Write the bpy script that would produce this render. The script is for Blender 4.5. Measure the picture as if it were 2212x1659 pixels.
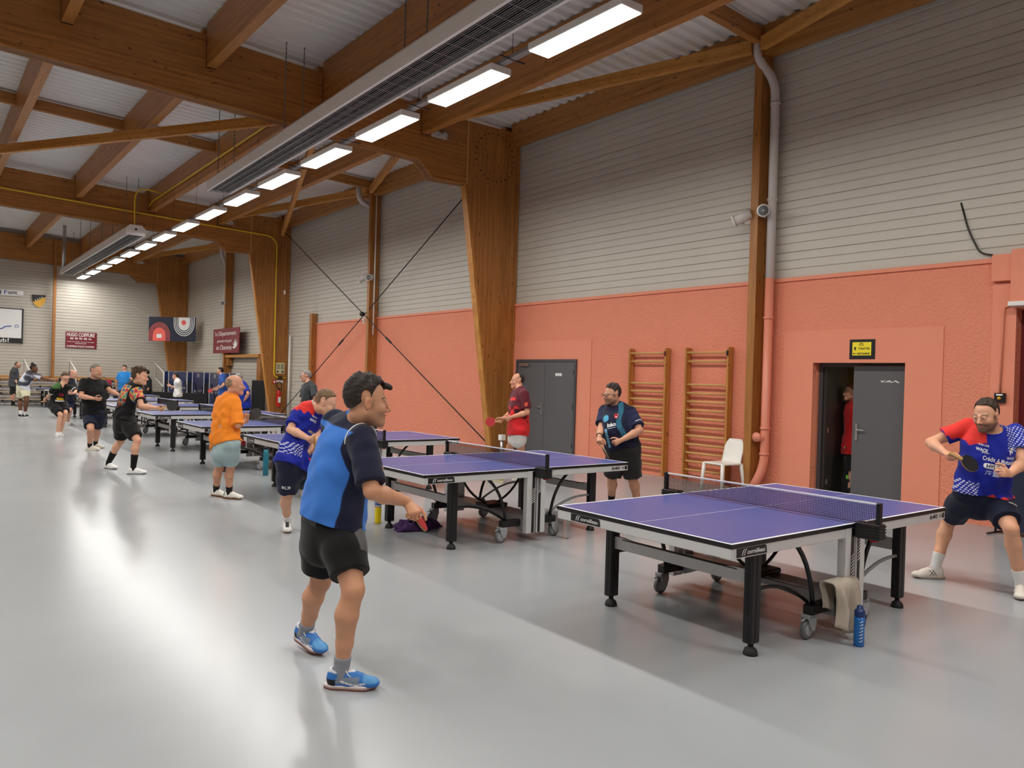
import bpy, math, random, bmesh
import numpy as np
from mathutils import Vector, Matrix
from mathutils.bvhtree import BVHTree

for o in list(bpy.data.objects):
    bpy.data.objects.remove(o, do_unlink=True)
SC = bpy.context.scene
COL = SC.collection
random.seed(7)

# ------------------------------------------------------------------ camera, world, exposure
CAM_H = 1.6679
YAW, PITCH, ROLL, FPX = 0.6648, -0.0058, 0.0296, 1657.45
cam_d = bpy.data.cameras.new('camera'); cam = bpy.data.objects.new('camera', cam_d); COL.objects.link(cam)
_f = Vector((math.sin(YAW)*math.cos(PITCH), math.cos(YAW)*math.cos(PITCH), math.sin(PITCH)))
_r = Vector((math.cos(YAW), -math.sin(YAW), 0)); _u = _r.cross(_f)
_r2 = _r*math.cos(ROLL)+_u*math.sin(ROLL); _u2 = _u*math.cos(ROLL)-_r*math.sin(ROLL)
cam.matrix_world = Matrix(((_r2.x,_u2.x,-_f.x,0),(_r2.y,_u2.y,-_f.y,0),(_r2.z,_u2.z,-_f.z,CAM_H),(0,0,0,1)))
cam_d.sensor_width = 36.0; cam_d.lens = FPX/2212*36.0
cam_d.clip_start = 0.05; cam_d.clip_end = 200
SC.camera = cam
world = bpy.data.worlds.new('world'); SC.world = world; world.use_nodes = True
world.node_tree.nodes['Background'].inputs[0].default_value = (0.02,0.02,0.022,1)
world.node_tree.nodes['Background'].inputs[1].default_value = 1.0
SC.view_settings.view_transform = 'Standard'; SC.view_settings.look = 'None'
SC.view_settings.gamma = 1.0; SC.view_settings.use_curve_mapping = False
SC.view_settings.exposure = 0.0
SC.cycles.caustics_reflective = False; SC.cycles.caustics_refractive = False
SC.cycles.sample_clamp_indirect = 4.0; SC.cycles.use_light_tree = False
LAMP_STRENGTH = 51.0            # emission of the ceiling battens (the hall's only light)
LAMP_COLOUR = (1.0, 0.975, 0.925)
CORRIDOR_W = 22.0

# ------------------------------------------------------------------ materials
MATS = {}
def srgb(r, g, b):
    f = lambda c: (c/255/12.92) if c/255 <= 0.04045 else ((c/255+0.055)/1.055)**2.4
    return (f(r), f(g), f(b), 1.0)
def nodes(name):
    m = bpy.data.materials.new(name); m.use_nodes = True
    nt = m.node_tree; b = nt.nodes['Principled BSDF']
    MATS[name] = m
    return m, nt, b
def plain(name, col, rough=0.5, metal=0.0, var=0.06, scale=8.0, bump=0.0, bscale=60.0, spec=0.5, trans=0.0, coat=0.0):
    """one colour with slight procedural variation and fine relief"""
    m, nt, b = nodes(name); N = nt.nodes.new; L = nt.links.new
    tc = N('ShaderNodeTexCoord')
    nz = N('ShaderNodeTexNoise'); nz.inputs['Scale'].default_value = scale; nz.inputs['Detail'].default_value = 4
    L(tc.outputs['Object'], nz.inputs['Vector'])
    mx = N('ShaderNodeMix'); mx.data_type = 'RGBA'
    mx.inputs[6].default_value = tuple(c*(1-var) for c in col[:3])+(1,)
    mx.inputs[7].default_value = tuple(min(1,c*(1+var)) for c in col[:3])+(1,)
    L(nz.outputs['Fac'], mx.inputs[0]); L(mx.outputs[2], b.inputs['Base Color'])
    b.inputs['Roughness'].default_value = rough; b.inputs['Metallic'].default_value = metal
    b.inputs['Specular IOR Level'].default_value = spec
    if trans: b.inputs['Transmission Weight'].default_value = trans; b.inputs['IOR'].default_value = 1.12
    if coat: b.inputs['Coat Weight'].default_value = coat
    if bump:
        n2 = N('ShaderNodeTexNoise'); n2.inputs['Scale'].default_value = bscale; n2.inputs['Detail'].default_value = 3
        L(tc.outputs['Object'], n2.inputs['Vector'])
        bp = N('ShaderNodeBump'); bp.inputs['Strength'].default_value = bump; bp.inputs['Distance'].default_value = 0.02
        L(n2.outputs['Fac'], bp.inputs['Height']); L(bp.outputs['Normal'], b.inputs['Normal'])
    return m
def wood(name, axis, base, dark, rough=0.45, knots=True, lam=0.045):
    """glued laminated timber: grain along one axis, lamellae, knots"""
    m, nt, b = nodes(name); N = nt.nodes.new; L = nt.links.new
    tc = N('ShaderNodeTexCoord'); mp = N('ShaderNodeMapping')
    sc = [9.0, 9.0, 9.0]; sc['xyz'.index(axis)] = 0.7
    mp.inputs['Scale'].default_value = sc; L(tc.outputs['Object'], mp.inputs['Vector'])
    nz = N('ShaderNodeTexNoise'); nz.inputs['Scale'].default_value = 2.2; nz.inputs['Detail'].default_value = 6; nz.inputs['Roughness'].default_value = 0.65
    L(mp.outputs['Vector'], nz.inputs['Vector'])
    # lamella tint
    sp = N('ShaderNodeSeparateXYZ'); L(tc.outputs['Object'], sp.inputs['Vector'])
    perp = {'x': 'Z', 'y': 'Z', 'z': 'X'}[axis]
    dv = N('ShaderNodeMath'); dv.operation = 'DIVIDE'; dv.inputs[1].default_value = lam; L(sp.outputs[perp], dv.inputs[0])
    fl = N('ShaderNodeMath'); fl.operation = 'FLOOR'; L(dv.outputs[0], fl.inputs[0])
    wn = N('ShaderNodeTexWhiteNoise'); wn.noise_dimensions = '1D'; L(fl.outputs[0], wn.inputs['W'])
    ad = N('ShaderNodeMath'); ad.operation = 'MULTIPLY_ADD'; ad.inputs[1].default_value = 0.22; L(wn.outputs['Value'], ad.inputs[0]); L(nz.outputs['Fac'], ad.inputs[2])
    cr = N('ShaderNodeValToRGB'); cr.color_ramp.elements[0].position = 0.32; cr.color_ramp.elements[0].color = dark
    cr.color_ramp.elements[1].position = 0.85; cr.color_ramp.elements[1].color = base
    L(ad.outputs[0], cr.inputs['Fac'])
    out = cr.outputs['Color']
    if knots:
        mp2 = N('ShaderNodeMapping'); s2 = [4.4, 4.4, 4.4]; s2['xyz'.index(axis)] = 1.9
        mp2.inputs['Scale'].default_value = s2; L(tc.outputs['Object'], mp2.inputs['Vector'])
        nd = N('ShaderNodeTexNoise'); nd.inputs['Scale'].default_value = 3.0; L(mp2.outputs['Vector'], nd.inputs['Vector'])
        ma = N('ShaderNodeVectorMath'); ma.operation = 'MULTIPLY_ADD'; ma.inputs[1].default_value = (0.5,0.5,0.5); L(nd.outputs['Color'], ma.inputs[0]); L(mp2.outputs['Vector'], ma.inputs[2])
        vo = N('ShaderNodeTexVoronoi'); vo.inputs['Scale'].default_value = 2.1; L(ma.outputs[0], vo.inputs['Vector'])
        k = N('ShaderNodeValToRGB'); k.color_ramp.elements[0].position = 0.07; k.color_ramp.elements[0].color = (1,1,1,1)
        k.color_ramp.elements[1].position = 0.17; k.color_ramp.elements[1].color = (0,0,0,1)
        L(vo.outputs['Distance'], k.inputs['Fac'])
        rnd = N('ShaderNodeSeparateColor'); L(vo.outputs['Color'], rnd.inputs['Color'])
        gt = N('ShaderNodeMath'); gt.operation = 'GREATER_THAN'; gt.inputs[1].default_value = 0.12; L(rnd.outputs[0], gt.inputs[0])
        mu = N('ShaderNodeMath'); mu.operation = 'MULTIPLY'; L(k.outputs['Color'], mu.inputs[0]); L(gt.outputs[0], mu.inputs[1])
        mu2 = N('ShaderNodeMath'); mu2.operation = 'MULTIPLY'; mu2.inputs[1].default_value = 0.8; L(mu.outputs[0], mu2.inputs[0])
        mx = N('ShaderNodeMix'); mx.data_type = 'RGBA'; L(mu2.outputs[0], mx.inputs[0]); L(out, mx.inputs[6]); mx.inputs[7].default_value = srgb(58,28,10)
        out = mx.outputs[2]
    L(out, b.inputs['Base Color']); b.inputs['Roughness'].default_value = rough
    return m
def attr_mat(name, rough=0.7, spec=0.3, bump=0.0, bscale=250.0, sss=0.0, sheen=0.0):
    """colour comes from the mesh's own colour attribute (dyed cloth, skin, hair)"""
    m, nt, b = nodes(name); N = nt.nodes.new; L = nt.links.new
    a = N('ShaderNodeVertexColor'); a.layer_name = 'Col'
    tc = N('ShaderNodeTexCoord'); nz = N('ShaderNodeTexNoise'); nz.inputs['Scale'].default_value = 14; nz.inputs['Detail'].default_value = 4
    L(tc.outputs['Object'], nz.inputs['Vector'])
    mr = N('ShaderNodeMapRange'); mr.inputs[3].default_value = 0.88; mr.inputs[4].default_value = 1.12; L(nz.outputs['Fac'], mr.inputs[0])
    vm = N('ShaderNodeVectorMath'); vm.operation = 'SCALE'; L(a.outputs['Color'], vm.inputs[0]); L(mr.outputs[0], vm.inputs['Scale'])
    L(vm.outputs[0], b.inputs['Base Color'])
    b.inputs['Roughness'].default_value = rough; b.inputs['Specular IOR Level'].default_value = spec
    if sheen: b.inputs['Sheen Weight'].default_value = sheen
    if bump:
        n2 = N('ShaderNodeTexNoise'); n2.inputs['Scale'].default_value = bscale; n2.inputs['Detail'].default_value = 3
        L(tc.outputs['Object'], n2.inputs['Vector'])
        bp = N('ShaderNodeBump'); bp.inputs['Strength'].default_value = bump; bp.inputs['Distance'].default_value = 0.004
        L(n2.outputs['Fac'], bp.inputs['Height']); L(bp.outputs['Normal'], b.inputs['Normal'])
    return m
def emit(name, col, strength):
    m = bpy.data.materials.new(name); m.use_nodes = True; nt = m.node_tree; nt.nodes.clear()
    e = nt.nodes.new('ShaderNodeEmission'); o = nt.nodes.new('ShaderNodeOutputMaterial')
    e.inputs[0].default_value = (*col,1); e.inputs[1].default_value = strength
    nt.links.new(e.outputs[0], o.inputs[0]); MATS[name] = m
    return m

W_B, W_D = srgb(186,126,62), srgb(140,88,38)
for ax in 'xyz': wood('glulam_'+ax, ax, W_B, W_D)
for ax in 'xyz': wood('pine_'+ax, ax, srgb(222,178,112), srgb(192,142,80), knots=False)
for ax in 'xyz': wood('brightwood_'+ax, ax, srgb(206,146,72), srgb(164,106,46))
wood('pale_plank','x',srgb(206,184,156),srgb(186,160,130),knots=False)
plain('cladding', srgb(196,190,178), 0.42, var=0.05, scale=1.6)
plain('deck', srgb(236,234,229), 0.45, var=0.03, scale=2.0)
plain('stucco', srgb(230,142,113), 0.8, var=0.05, scale=3.0, bump=1.0, bscale=28.0)
plain('orange_smooth', srgb(232,145,116), 0.7, var=0.03, scale=3.0, bump=0.12, bscale=80.0)
plain('orange_pipe', srgb(228,142,116), 0.4, var=0.03)
plain('wall_white', srgb(205,200,190), 0.7)
plain('door_grey', srgb(92,92,94), 0.45, var=0.03)
plain('door_frame', srgb(74,74,77), 0.45, var=0.03)
plain('door_dark', srgb(44,43,44), 0.5)
plain('olive_wall', srgb(120,104,52), 0.8, bump=0.8, bscale=28.0)
plain('maroon', srgb(108,22,22), 0.5)
plain('metal', srgb(190,190,192), 0.32, metal=0.9)
plain('steel_dark', srgb(60,58,58), 0.4, metal=0.7)
plain('alu', srgb(206,206,204), 0.38, metal=0.1, var=0.05, scale=5)
plain('alu_dark', srgb(142,142,142), 0.4, metal=0.15)
plain('black', srgb(17,17,19), 0.4)
plain('black_rubber', srgb(26,26,27), 0.65)
plain('black_cloth', srgb(20,20,22), 0.85)
plain('white_paint', srgb(236,234,228), 0.4, var=0.02)
plain('white_plastic', srgb(238,236,228), 0.35, var=0.02)
plain('grey_plastic', srgb(158,160,162), 0.4)
plain('wheel_grey', srgb(110,112,114), 0.5)
plain('pipe_grey', srgb(205,198,194), 0.4, var=0.02)
plain('yellow_pipe', srgb(232,192,40), 0.35)
plain('red_paint', srgb(196,26,24), 0.3)
plain('red_plastic', srgb(206,40,34), 0.4)
plain('table_blue', srgb(80,92,156), 0.30, var=0.10, scale=7, spec=0.5)
plain('white_line', srgb(240,240,240), 0.4, var=0.01)
plain('navy_cloth', srgb(26,34,58), 0.8)
plain('red_rubber', srgb(176,28,34), 0.55)
plain('black_rubber_sheet', srgb(18,18,20), 0.5)
plain('bat_wood', srgb(196,152,98), 0.5)
plain('towel', srgb(206,194,176), 0.95, var=0.08, bump=0.6, bscale=220)
plain('purple_cloth', srgb(70,38,92), 0.85, var=0.15, scale=20)
plain('green_cloth', srgb(46,94,84), 0.85, var=0.2, scale=20)
plain('teal_plastic', srgb(36,120,140), 0.4)
plain('blue_bottle', srgb(24,108,186), 0.22, var=0.02)
plain('dark_blue_cap', srgb(18,52,104), 0.35)
plain('clear_plastic', (0.93,0.95,0.96,1), 0.08, var=0.0, trans=0.9)
plain('yellow_drink', srgb(240,214,20), 0.15, var=0.02)
plain('blue_label', srgb(60,120,200), 0.4)
plain('sign_maroon', srgb(122,24,38), 0.4)
plain('sign_white', srgb(236,236,234), 0.4, var=0.01)
plain('sign_black', srgb(18,18,20), 0.4)
plain('sign_yellow', srgb(246,226,40), 0.5, var=0.01)
plain('sign_cream', srgb(214,206,160), 0.5)
plain('gold', srgb(226,172,52), 0.4)
plain('pen_blue', srgb(52,88,182), 0.4)
plain('banner_navy', srgb(32,36,56), 0.7)
plain('coral', srgb(236,104,92), 0.7)
plain('bag_grey', srgb(92,88,84), 0.8)
plain('bag_red', srgb(160,32,52), 0.8)
plain('green_trim', srgb(120,200,60), 0.6)
plain('glass_frame', srgb(24,22,24), 0.3)
emit('lamp_diffuser', LAMP_COLOUR, 4.0)

# floor: satin grey sports vinyl
m, nt, b = nodes('floor_vinyl'); N = nt.nodes.new; L = nt.links.new
tc = N('ShaderNodeTexCoord')
n1 = N('ShaderNodeTexNoise'); n1.inputs['Scale'].default_value = 0.5; n1.inputs['Detail'].default_value = 5; L(tc.outputs['Object'], n1.inputs['Vector'])
cr = N('ShaderNodeValToRGB'); cr.color_ramp.elements[0].position = 0.3; cr.color_ramp.elements[0].color = srgb(160,164,167)
cr.color_ramp.elements[1].position = 0.75; cr.color_ramp.elements[1].color = srgb(171,174,176); L(n1.outputs['Fac'], cr.inputs['Fac'])
L(cr.outputs['Color'], b.inputs['Base Color'])
b.inputs['Roughness'].default_value = 0.235
b.inputs['Specular IOR Level'].default_value = 0.38
MATS['skin'] = attr_mat('skin', 0.5, 0.35, bump=0.15, bscale=120)
MATS['cloth'] = attr_mat('cloth', 0.8, 0.25, bump=0.3, bscale=400, sheen=0.1)
MATS['hair'] = attr_mat('hair', 0.55, 0.35, bump=1.0, bscale=160)
MATS['shoe'] = attr_mat('shoe', 0.5, 0.4)
MATS['print'] = attr_mat('print', 0.6, 0.3)

# ------------------------------------------------------------------ mesh helpers
def mesh_from(name, verts, faces, smooth=False):
    me = bpy.data.meshes.new(name)
    me.from_pydata([tuple(v) for v in verts], [], [tuple(f) for f in faces])
    if smooth:
        me.polygons.foreach_set('use_smooth', [True]*len(me.polygons))
    me.update()
    return me
def root_loc(p):
    v = Vector((0,0,0))
    while p is not None:
        v += Vector(p.location); p = p.parent
    return v
class MB:
    def __init__(s): s.v = []; s.f = []
    def raw(s, v, f):
        n = len(s.v); s.v += [tuple(x) for x in v]; s.f += [tuple(i+n for i in q) for q in f]; return s
    def box(s, x0, x1, y0, y1, z0, z1, bev=0.0):
        if bev <= 0 or min(abs(x1-x0),abs(y1-y0),abs(z1-z0)) <= 2.2*bev:
            v = [(x0,y0,z0),(x1,y0,z0),(x1,y1,z0),(x0,y1,z0),(x0,y0,z1),(x1,y0,z1),(x1,y1,z1),(x0,y1,z1)]
            return s.raw(v, [(0,3,2,1),(4,5,6,7),(0,1,5,4),(1,2,6,5),(2,3,7,6),(3,0,4,7)])
        bm = bmesh.new(); bmesh.ops.create_cube(bm, size=1)
        for q in bm.verts: q.co = ((x0+x1)/2+q.co.x*(x1-x0), (y0+y1)/2+q.co.y*(y1-y0), (z0+z1)/2+q.co.z*(z1-z0))
        bmesh.ops.bevel(bm, geom=bm.edges[:], offset=bev, segments=1, affect='EDGES', profile=0.7)
        bm.verts.index_update()
        s.raw([q.co[:] for q in bm.verts], [[q.index for q in f.verts] for f in bm.faces]); bm.free(); return s
    def obox(s, c, ax, ay, az, hx, hy, hz):
        c = Vector(c); ax, ay, az = Vector(ax).normalized(), Vector(ay).normalized(), Vector(az).normalized()
        v = []
        for k in (-1,1):
            for (i,j) in ((-1,-1),(1,-1),(1,1),(-1,1)):
                v.append(c+ax*hx*i+ay*hy*j+az*hz*k)
        return s.raw(v, [(0,3,2,1),(4,5,6,7),(0,1,5,4),(1,2,6,5),(2,3,7,6),(3,0,4,7)])
    def beam(s, p0, p1, w, h, up=(0,0,1)):
        p0, p1 = Vector(p0), Vector(p1); d = (p1-p0); L_ = d.length; d.normalize()
        side = d.cross(Vector(up)).normalized(); u = side.cross(d)
        return s.obox((p0+p1)/2, d, side, u, L_/2, w/2, h/2)
    def prism(s, pts, axis, a0, a1):
        """polygon pts (2-D) extruded along axis from a0 to a1"""
        n = len(pts)
        def mk(p, a):
            return {'x': (a,p[0],p[1]), 'y': (p[0],a,p[1]), 'z': (p[0],p[1],a)}[axis]
        v = [mk(p,a0) for p in pts]+[mk(p,a1) for p in pts]
        return s.raw(v, [tuple(range(n-1,-1,-1)), tuple(range(n,2*n))]+[(i,(i+1)%n,n+(i+1)%n,n+i) for i in range(n)])
    def tube(s, pts, r, n=8, cap=True, closed=False):
        pts = [Vector(p) for p in pts]; m = len(pts)
        rs = r if isinstance(r,(list,tuple)) else [r]*m
        v = []; prev = None
        for i,p in enumerate(pts):
            a = pts[(i-1)%m] if (closed or i>0) else p; c = pts[(i+1)%m] if (closed or i<m-1) else p
            d = (c-a).normalized()
            if prev is None:
                x = d.orthogonal().normalized()
            else:
                x = (prev-d*prev.dot(d)); x = x.normalized() if x.length>1e-6 else d.orthogonal().normalized()
            prev = x; y = d.cross(x)
            for k in range(n):
                t = 2*math.pi*k/n; v.append(p+x*(math.cos(t)*rs[i])+y*(math.sin(t)*rs[i]))
        f = []
        for i in range(m if closed else m-1):
            j = (i+1)%m
            for k in range(n): f.append((i*n+k, i*n+(k+1)%n, j*n+(k+1)%n, j*n+k))
        if cap and not closed: f += [tuple(range(n-1,-1,-1)), tuple((m-1)*n+k for k in range(n))]
        return s.raw(v, f)
    def lathe(s, prof, n=16, c=(0,0,0), axis='z'):
        """profile [(r,h)] turned round an axis through c"""
        v = []; c = Vector(c)
        for r,h in prof:
            for k in range(n):
                t = 2*math.pi*k/n; a, b_ = r*math.cos(t), r*math.sin(t)
                v.append(c+Vector({'z':(a,b_,h),'y':(a,h,-b_),'x':(h,a,b_)}[axis]))
        f = []
        for i in range(len(prof)-1):
            for k in range(n): f.append((i*n+k, i*n+(k+1)%n, (i+1)*n+(k+1)%n, (i+1)*n+k))
        f += [tuple(range(n-1,-1,-1)), tuple((len(prof)-1)*n+k for k in range(n))]
        return s.raw(v, f)
    def build(s, name, mat, parent=None, smooth=False, world=False):
        """world=True: coordinates are the hall's, moved into the parent's frame"""
        v = s.v
        if world and parent is not None:
            o = root_loc(parent); v = [(a[0]-o.x, a[1]-o.y, a[2]-o.z) for a in v]
        me = mesh_from(name, v, s.f, smooth)
        return put(name, me, mat, parent)
def put(name, me, mat, parent=None):
    o = bpy.data.objects.new(name, me); COL.objects.link(o)
    if mat is not None:
        me.materials.clear(); me.materials.append(MATS[mat] if isinstance(mat,str) else mat)
    if parent is not None: o.parent = parent
    return o
def tag(o, label=None, cat=None, group=None, kind=None):
    if label: o['label'] = label
    if cat: o['category'] = cat
    if group: o['group'] = group
    if kind: o['kind'] = kind
    return o
def thing(name, label, cat, loc=(0,0,0), rz=0, group=None):
    o = bpy.data.objects.new(name, None); COL.objects.link(o); o.empty_display_size = 0.2
    o.location = loc; o.rotation_euler = (0,0,rz)
    return tag(o, label, cat, group)
def centred(mb, name, mat, label=None, cat=None, group=None, kind=None, smooth=False, base=True):
    """one-mesh thing whose origin sits at the middle of its base"""
    a = np.array(mb.v); c = (a.min(0)+a.max(0))/2
    if base: c[2] = a[:,2].min()
    mb.v = [tuple(np.array(q)-c) for q in mb.v]
    o = mb.build(name, mat, None, smooth); o.location = c
    return tag(o, label, cat, group, kind)
def copy_tree(o, parent=None):
    c = o.copy(); COL.objects.link(c); c.parent = parent
    for ch in [x for x in bpy.data.objects if x.parent is o]: copy_tree(ch, c)
    return c
def text_mesh(txt, size, shear=0.0, space=1.0, bold=0.0, depth=0.0015):
    cu = bpy.data.curves.new('t','FONT'); cu.body = txt; cu.size = size; cu.align_x = 'CENTER'; cu.align_y = 'CENTER'
    cu.shear = shear; cu.space_character = space; cu.offset = bold; cu.extrude = depth; cu.resolution_u = 3
    ob = bpy.data.objects.new('t', cu); COL.objects.link(ob)
    me = bpy.data.meshes.new_from_object(ob)
    bpy.data.objects.remove(ob); bpy.data.curves.remove(cu)
    return me
def lettering(txt, size, pos, xdir, ydir, mat, parent, name='lettering', **k):
    """flat letters standing on a surface at pos (hall coordinates)"""
    me = text_mesh(txt, size, **k)
    x = Vector(xdir).normalized(); y = Vector(ydir).normalized(); z = x.cross(y); p = Vector(pos)-(root_loc(parent) if parent else Vector())
    me.transform(Matrix(((x.x,y.x,z.x,p.x),(x.y,y.y,z.y,p.y),(x.z,y.z,z.z,p.z),(0,0,0,1))))
    return put(name, me, mat, parent)
def lettering_w(txt, width, height, *a, **k):
    """letters scaled to a given width and height"""
    pos, xdir, ydir, mat, parent = a
    me = text_mesh(txt, 1.0, **k)
    co = np.array([v.co[:] for v in me.vertices]); lo, hi = co.min(0), co.max(0)
    sx, sy = width/(hi[0]-lo[0]), height/(hi[1]-lo[1]); c = (lo+hi)/2
    for v in me.vertices: v.co = ((v.co.x-c[0])*sx, (v.co.y-c[1])*sy, v.co.z)
    x = Vector(xdir).normalized(); y = Vector(ydir).normalized(); z = x.cross(y); p = Vector(pos)-(root_loc(parent) if parent else Vector())
    me.transform(Matrix(((x.x,y.x,z.x,p.x),(x.y,y.y,z.y,p.y),(x.z,y.z,z.z,p.z),(0,0,0,1))))
    return put('lettering', me, mat, parent)
ORD = ['nearest','second','third','fourth','fifth','sixth','seventh','eighth','ninth','tenth','eleventh','twelfth','thirteenth','fourteenth','fifteenth']
# ------------------------------------------------------------------ the hall
XW, YB, YE, XL = 10.70, -9.0, 40.0, -11.9
FR = [0.35, 13.6, 26.85, 39.78]           # front faces of the portal frames
RIDGE = -0.6
def zdeck(x): return 7.34+0.036*(XW-max(x, 2*RIDGE-x))
floor = MB().box(XL-0.3, XW+3.2, YB-0.3, YE+0.4, -0.12, 0.0).build('floor', 'floor_vinyl'); tag(floor, kind='structure')

# masonry base of the right wall with its openings
wr = MB()
for y0, y1, z0, z1 in ((YB,1.6,0,3.33),(3.62,4.94,0,3.33),(6.31,24.46,0,3.33),(1.6,3.62,2.72,3.33),(4.94,6.31,2.06,3.33)):
    wr.box(XW, XW+0.28, y0, y1, z0, z1)
wall_right = wr.build('wall_right', 'stucco'); tag(wall_right, kind='structure')
MB().box(XW-0.03, XW+0.05, 3.9, 24.46, 3.315, 3.37).build('wall_cap', 'orange_smooth', wall_right)
MB().box(XW-0.012, XW, 4.46, 4.945, 0, 2.54).box(XW-0.012, XW, 6.305, 6.81, 0, 2.54).box(XW-0.012, XW, 4.945, 6.305, 2.055, 2.54).build('smooth_panel', 'orange_smooth', wall_right)
MB().box(XW-0.012, XW, 11.10, 13.6, 0, 2.52).build('smooth_panel', 'orange_smooth', wall_right)
# pilaster zone at the near end of the wall
MB().box(XW-0.02, XW+0.001, 3.62, 3.89, 0, 3.05).build('pilaster', 'orange_smooth', wall_right)
MB().box(XW-0.09, XW+0.05, 3.66, 3.89, 3.07, 3.40, 0.004).build('corner_block', 'orange_smooth', wall_right)
MB().box(XW-0.14, XW+0.05, 1.2, 3.655, 2.80, 3.44).build('lintel_box', 'orange_smooth', wall_right)

# cladding cassettes
TRAY = 0.40
def tray_mesh(L_, h=TRAY):
    g = 0.016; pts = [(0.016,0.0),(0.0,0.008)]
    for zc in (h/3, 2*h/3): pts += [(0.0,zc-0.010),(g,zc-0.004),(g,zc+0.004),(0.0,zc+0.016)]
    pts += [(0.0,h-0.012),(0.018,h-0.006),(0.018,h)]
    n = len(pts)
    v = [(x,0,z) for x,z in pts]+[(x,L_,z) for x,z in pts]
    f = [(i,i+1,n+i+1,n+i) for i in range(n-1)]
    f = [tuple(reversed(q)) for q in f]
    v += [(0.06,0,0),(0.06,L_,0),(0.06,L_,h),(0.06,0,h)]
    f += [(2*n,2*n+1,2*n+2,2*n+3)]
    return mesh_from('cladding_panel', v, f)
TCACHE = {}
def cladding(parent, bays, z0, z1, place):
    for (a, b_) in bays:
        L_ = round(b_-a-0.012, 3); z = z0
        while z < z1-0.02:
            h = round(min(TRAY, z1-z), 3); key = (L_, h)
            if key not in TCACHE:
                TCACHE[key] = tray_mesh(L_, h); TCACHE[key].materials.append(MATS['cladding'])
            o = bpy.data.objects.new('cladding_panel', TCACHE[key]); COL.objects.link(o); o.parent = parent
            place(o, a+0.006, z); z += TRAY
def place_r(o, a, z): o.location = (XW+0.015, a, z)
cladding(wall_right, [(YB,0.4),(0.4,7.22),(7.22,13.7),(13.7,20.17),(20.17,24.46)], 3.37, 7.4, place_r)
cladding(wall_right, [(24.46,26.95),(26.95,33.1),(33.1,40.0)], 0.17, 7.4, place_r)
wall_end = MB().box(XL, XW+0.3, YE+0.07, YE+0.3, 0, 8.0).build('wall_end', 'wall_white'); tag(wall_end, kind='structure')
def place_e(o, a, z): o.rotation_euler = (0,0,math.pi/2); o.location = (a, YE, z)
for (a, b_) in ((10.72,4.99),(4.99,-0.6),(-0.6,-6.2),(-6.2,-11.9)):
    cladding(wall_end, [(b_, a)], 0.10, 7.7, lambda o, q, z, A=a: place_e(o, A, z))
MB().box(XW+0.09, XW+0.3, YB, YE, 3.3, 8.0).box(XW+0.09, XW+0.3, 24.4, YE, 0, 8.0).build('wall_backing', 'wall_white', wall_right)
wall_left = MB().box(XL-0.3, XL, YB, YE, 3.3, 8.0).build('wall_left', 'cladding'); tag(wall_left, kind='structure')
MB().box(XL-0.3, XL, YB, YE, 0, 3.3).build('masonry_base', 'stucco', wall_left)
wall_back = MB().box(XL, XW+0.3, YB-0.3, YB, 3.3, 8.0).build('wall_back', 'cladding'); tag(wall_back, kind='structure')
MB().box(XL, XW+0.3, YB-0.3, YB, 0, 3.3).build('masonry_base', 'stucco', wall_back)

# profiled steel roof deck
ceiling = bpy.data.objects.new('ceiling', None); COL.objects.link(ceiling); tag(ceiling, kind='structure')
def deck_sheet(x0, x1, y0, y1):
    prof = []; y = y0; p = 0.26
    while y < y1-1e-6:
        for dy, dz in ((0,0),(0.09,0),(0.125,0.06),(0.225,0.06)):
            if y+dy <= y1: prof.append((y+dy, dz))
        y += p
    prof.append((y1,0)); n = len(prof)
    v = [(x0,a,zdeck(x0)+d) for a,d in prof]+[(x1,a,zdeck(x1)+d) for a,d in prof]
    return mesh_from('deck_sheet', v, [(i,i+1,n+i+1,n+i) for i in range(n-1)])
yy = YB
for y0, y1 in ((YB,0.46),(0.46,7.1),(7.1,13.71),(13.71,20.2),(20.2,26.96),(26.96,33.4),(33.4,40.1)):
    for x0, x1 in ((RIDGE,XW+0.1),(XL-0.1,RIDGE)):
        put('deck_sheet', deck_sheet(x0,x1,y0,y1), 'deck', ceiling)

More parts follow.
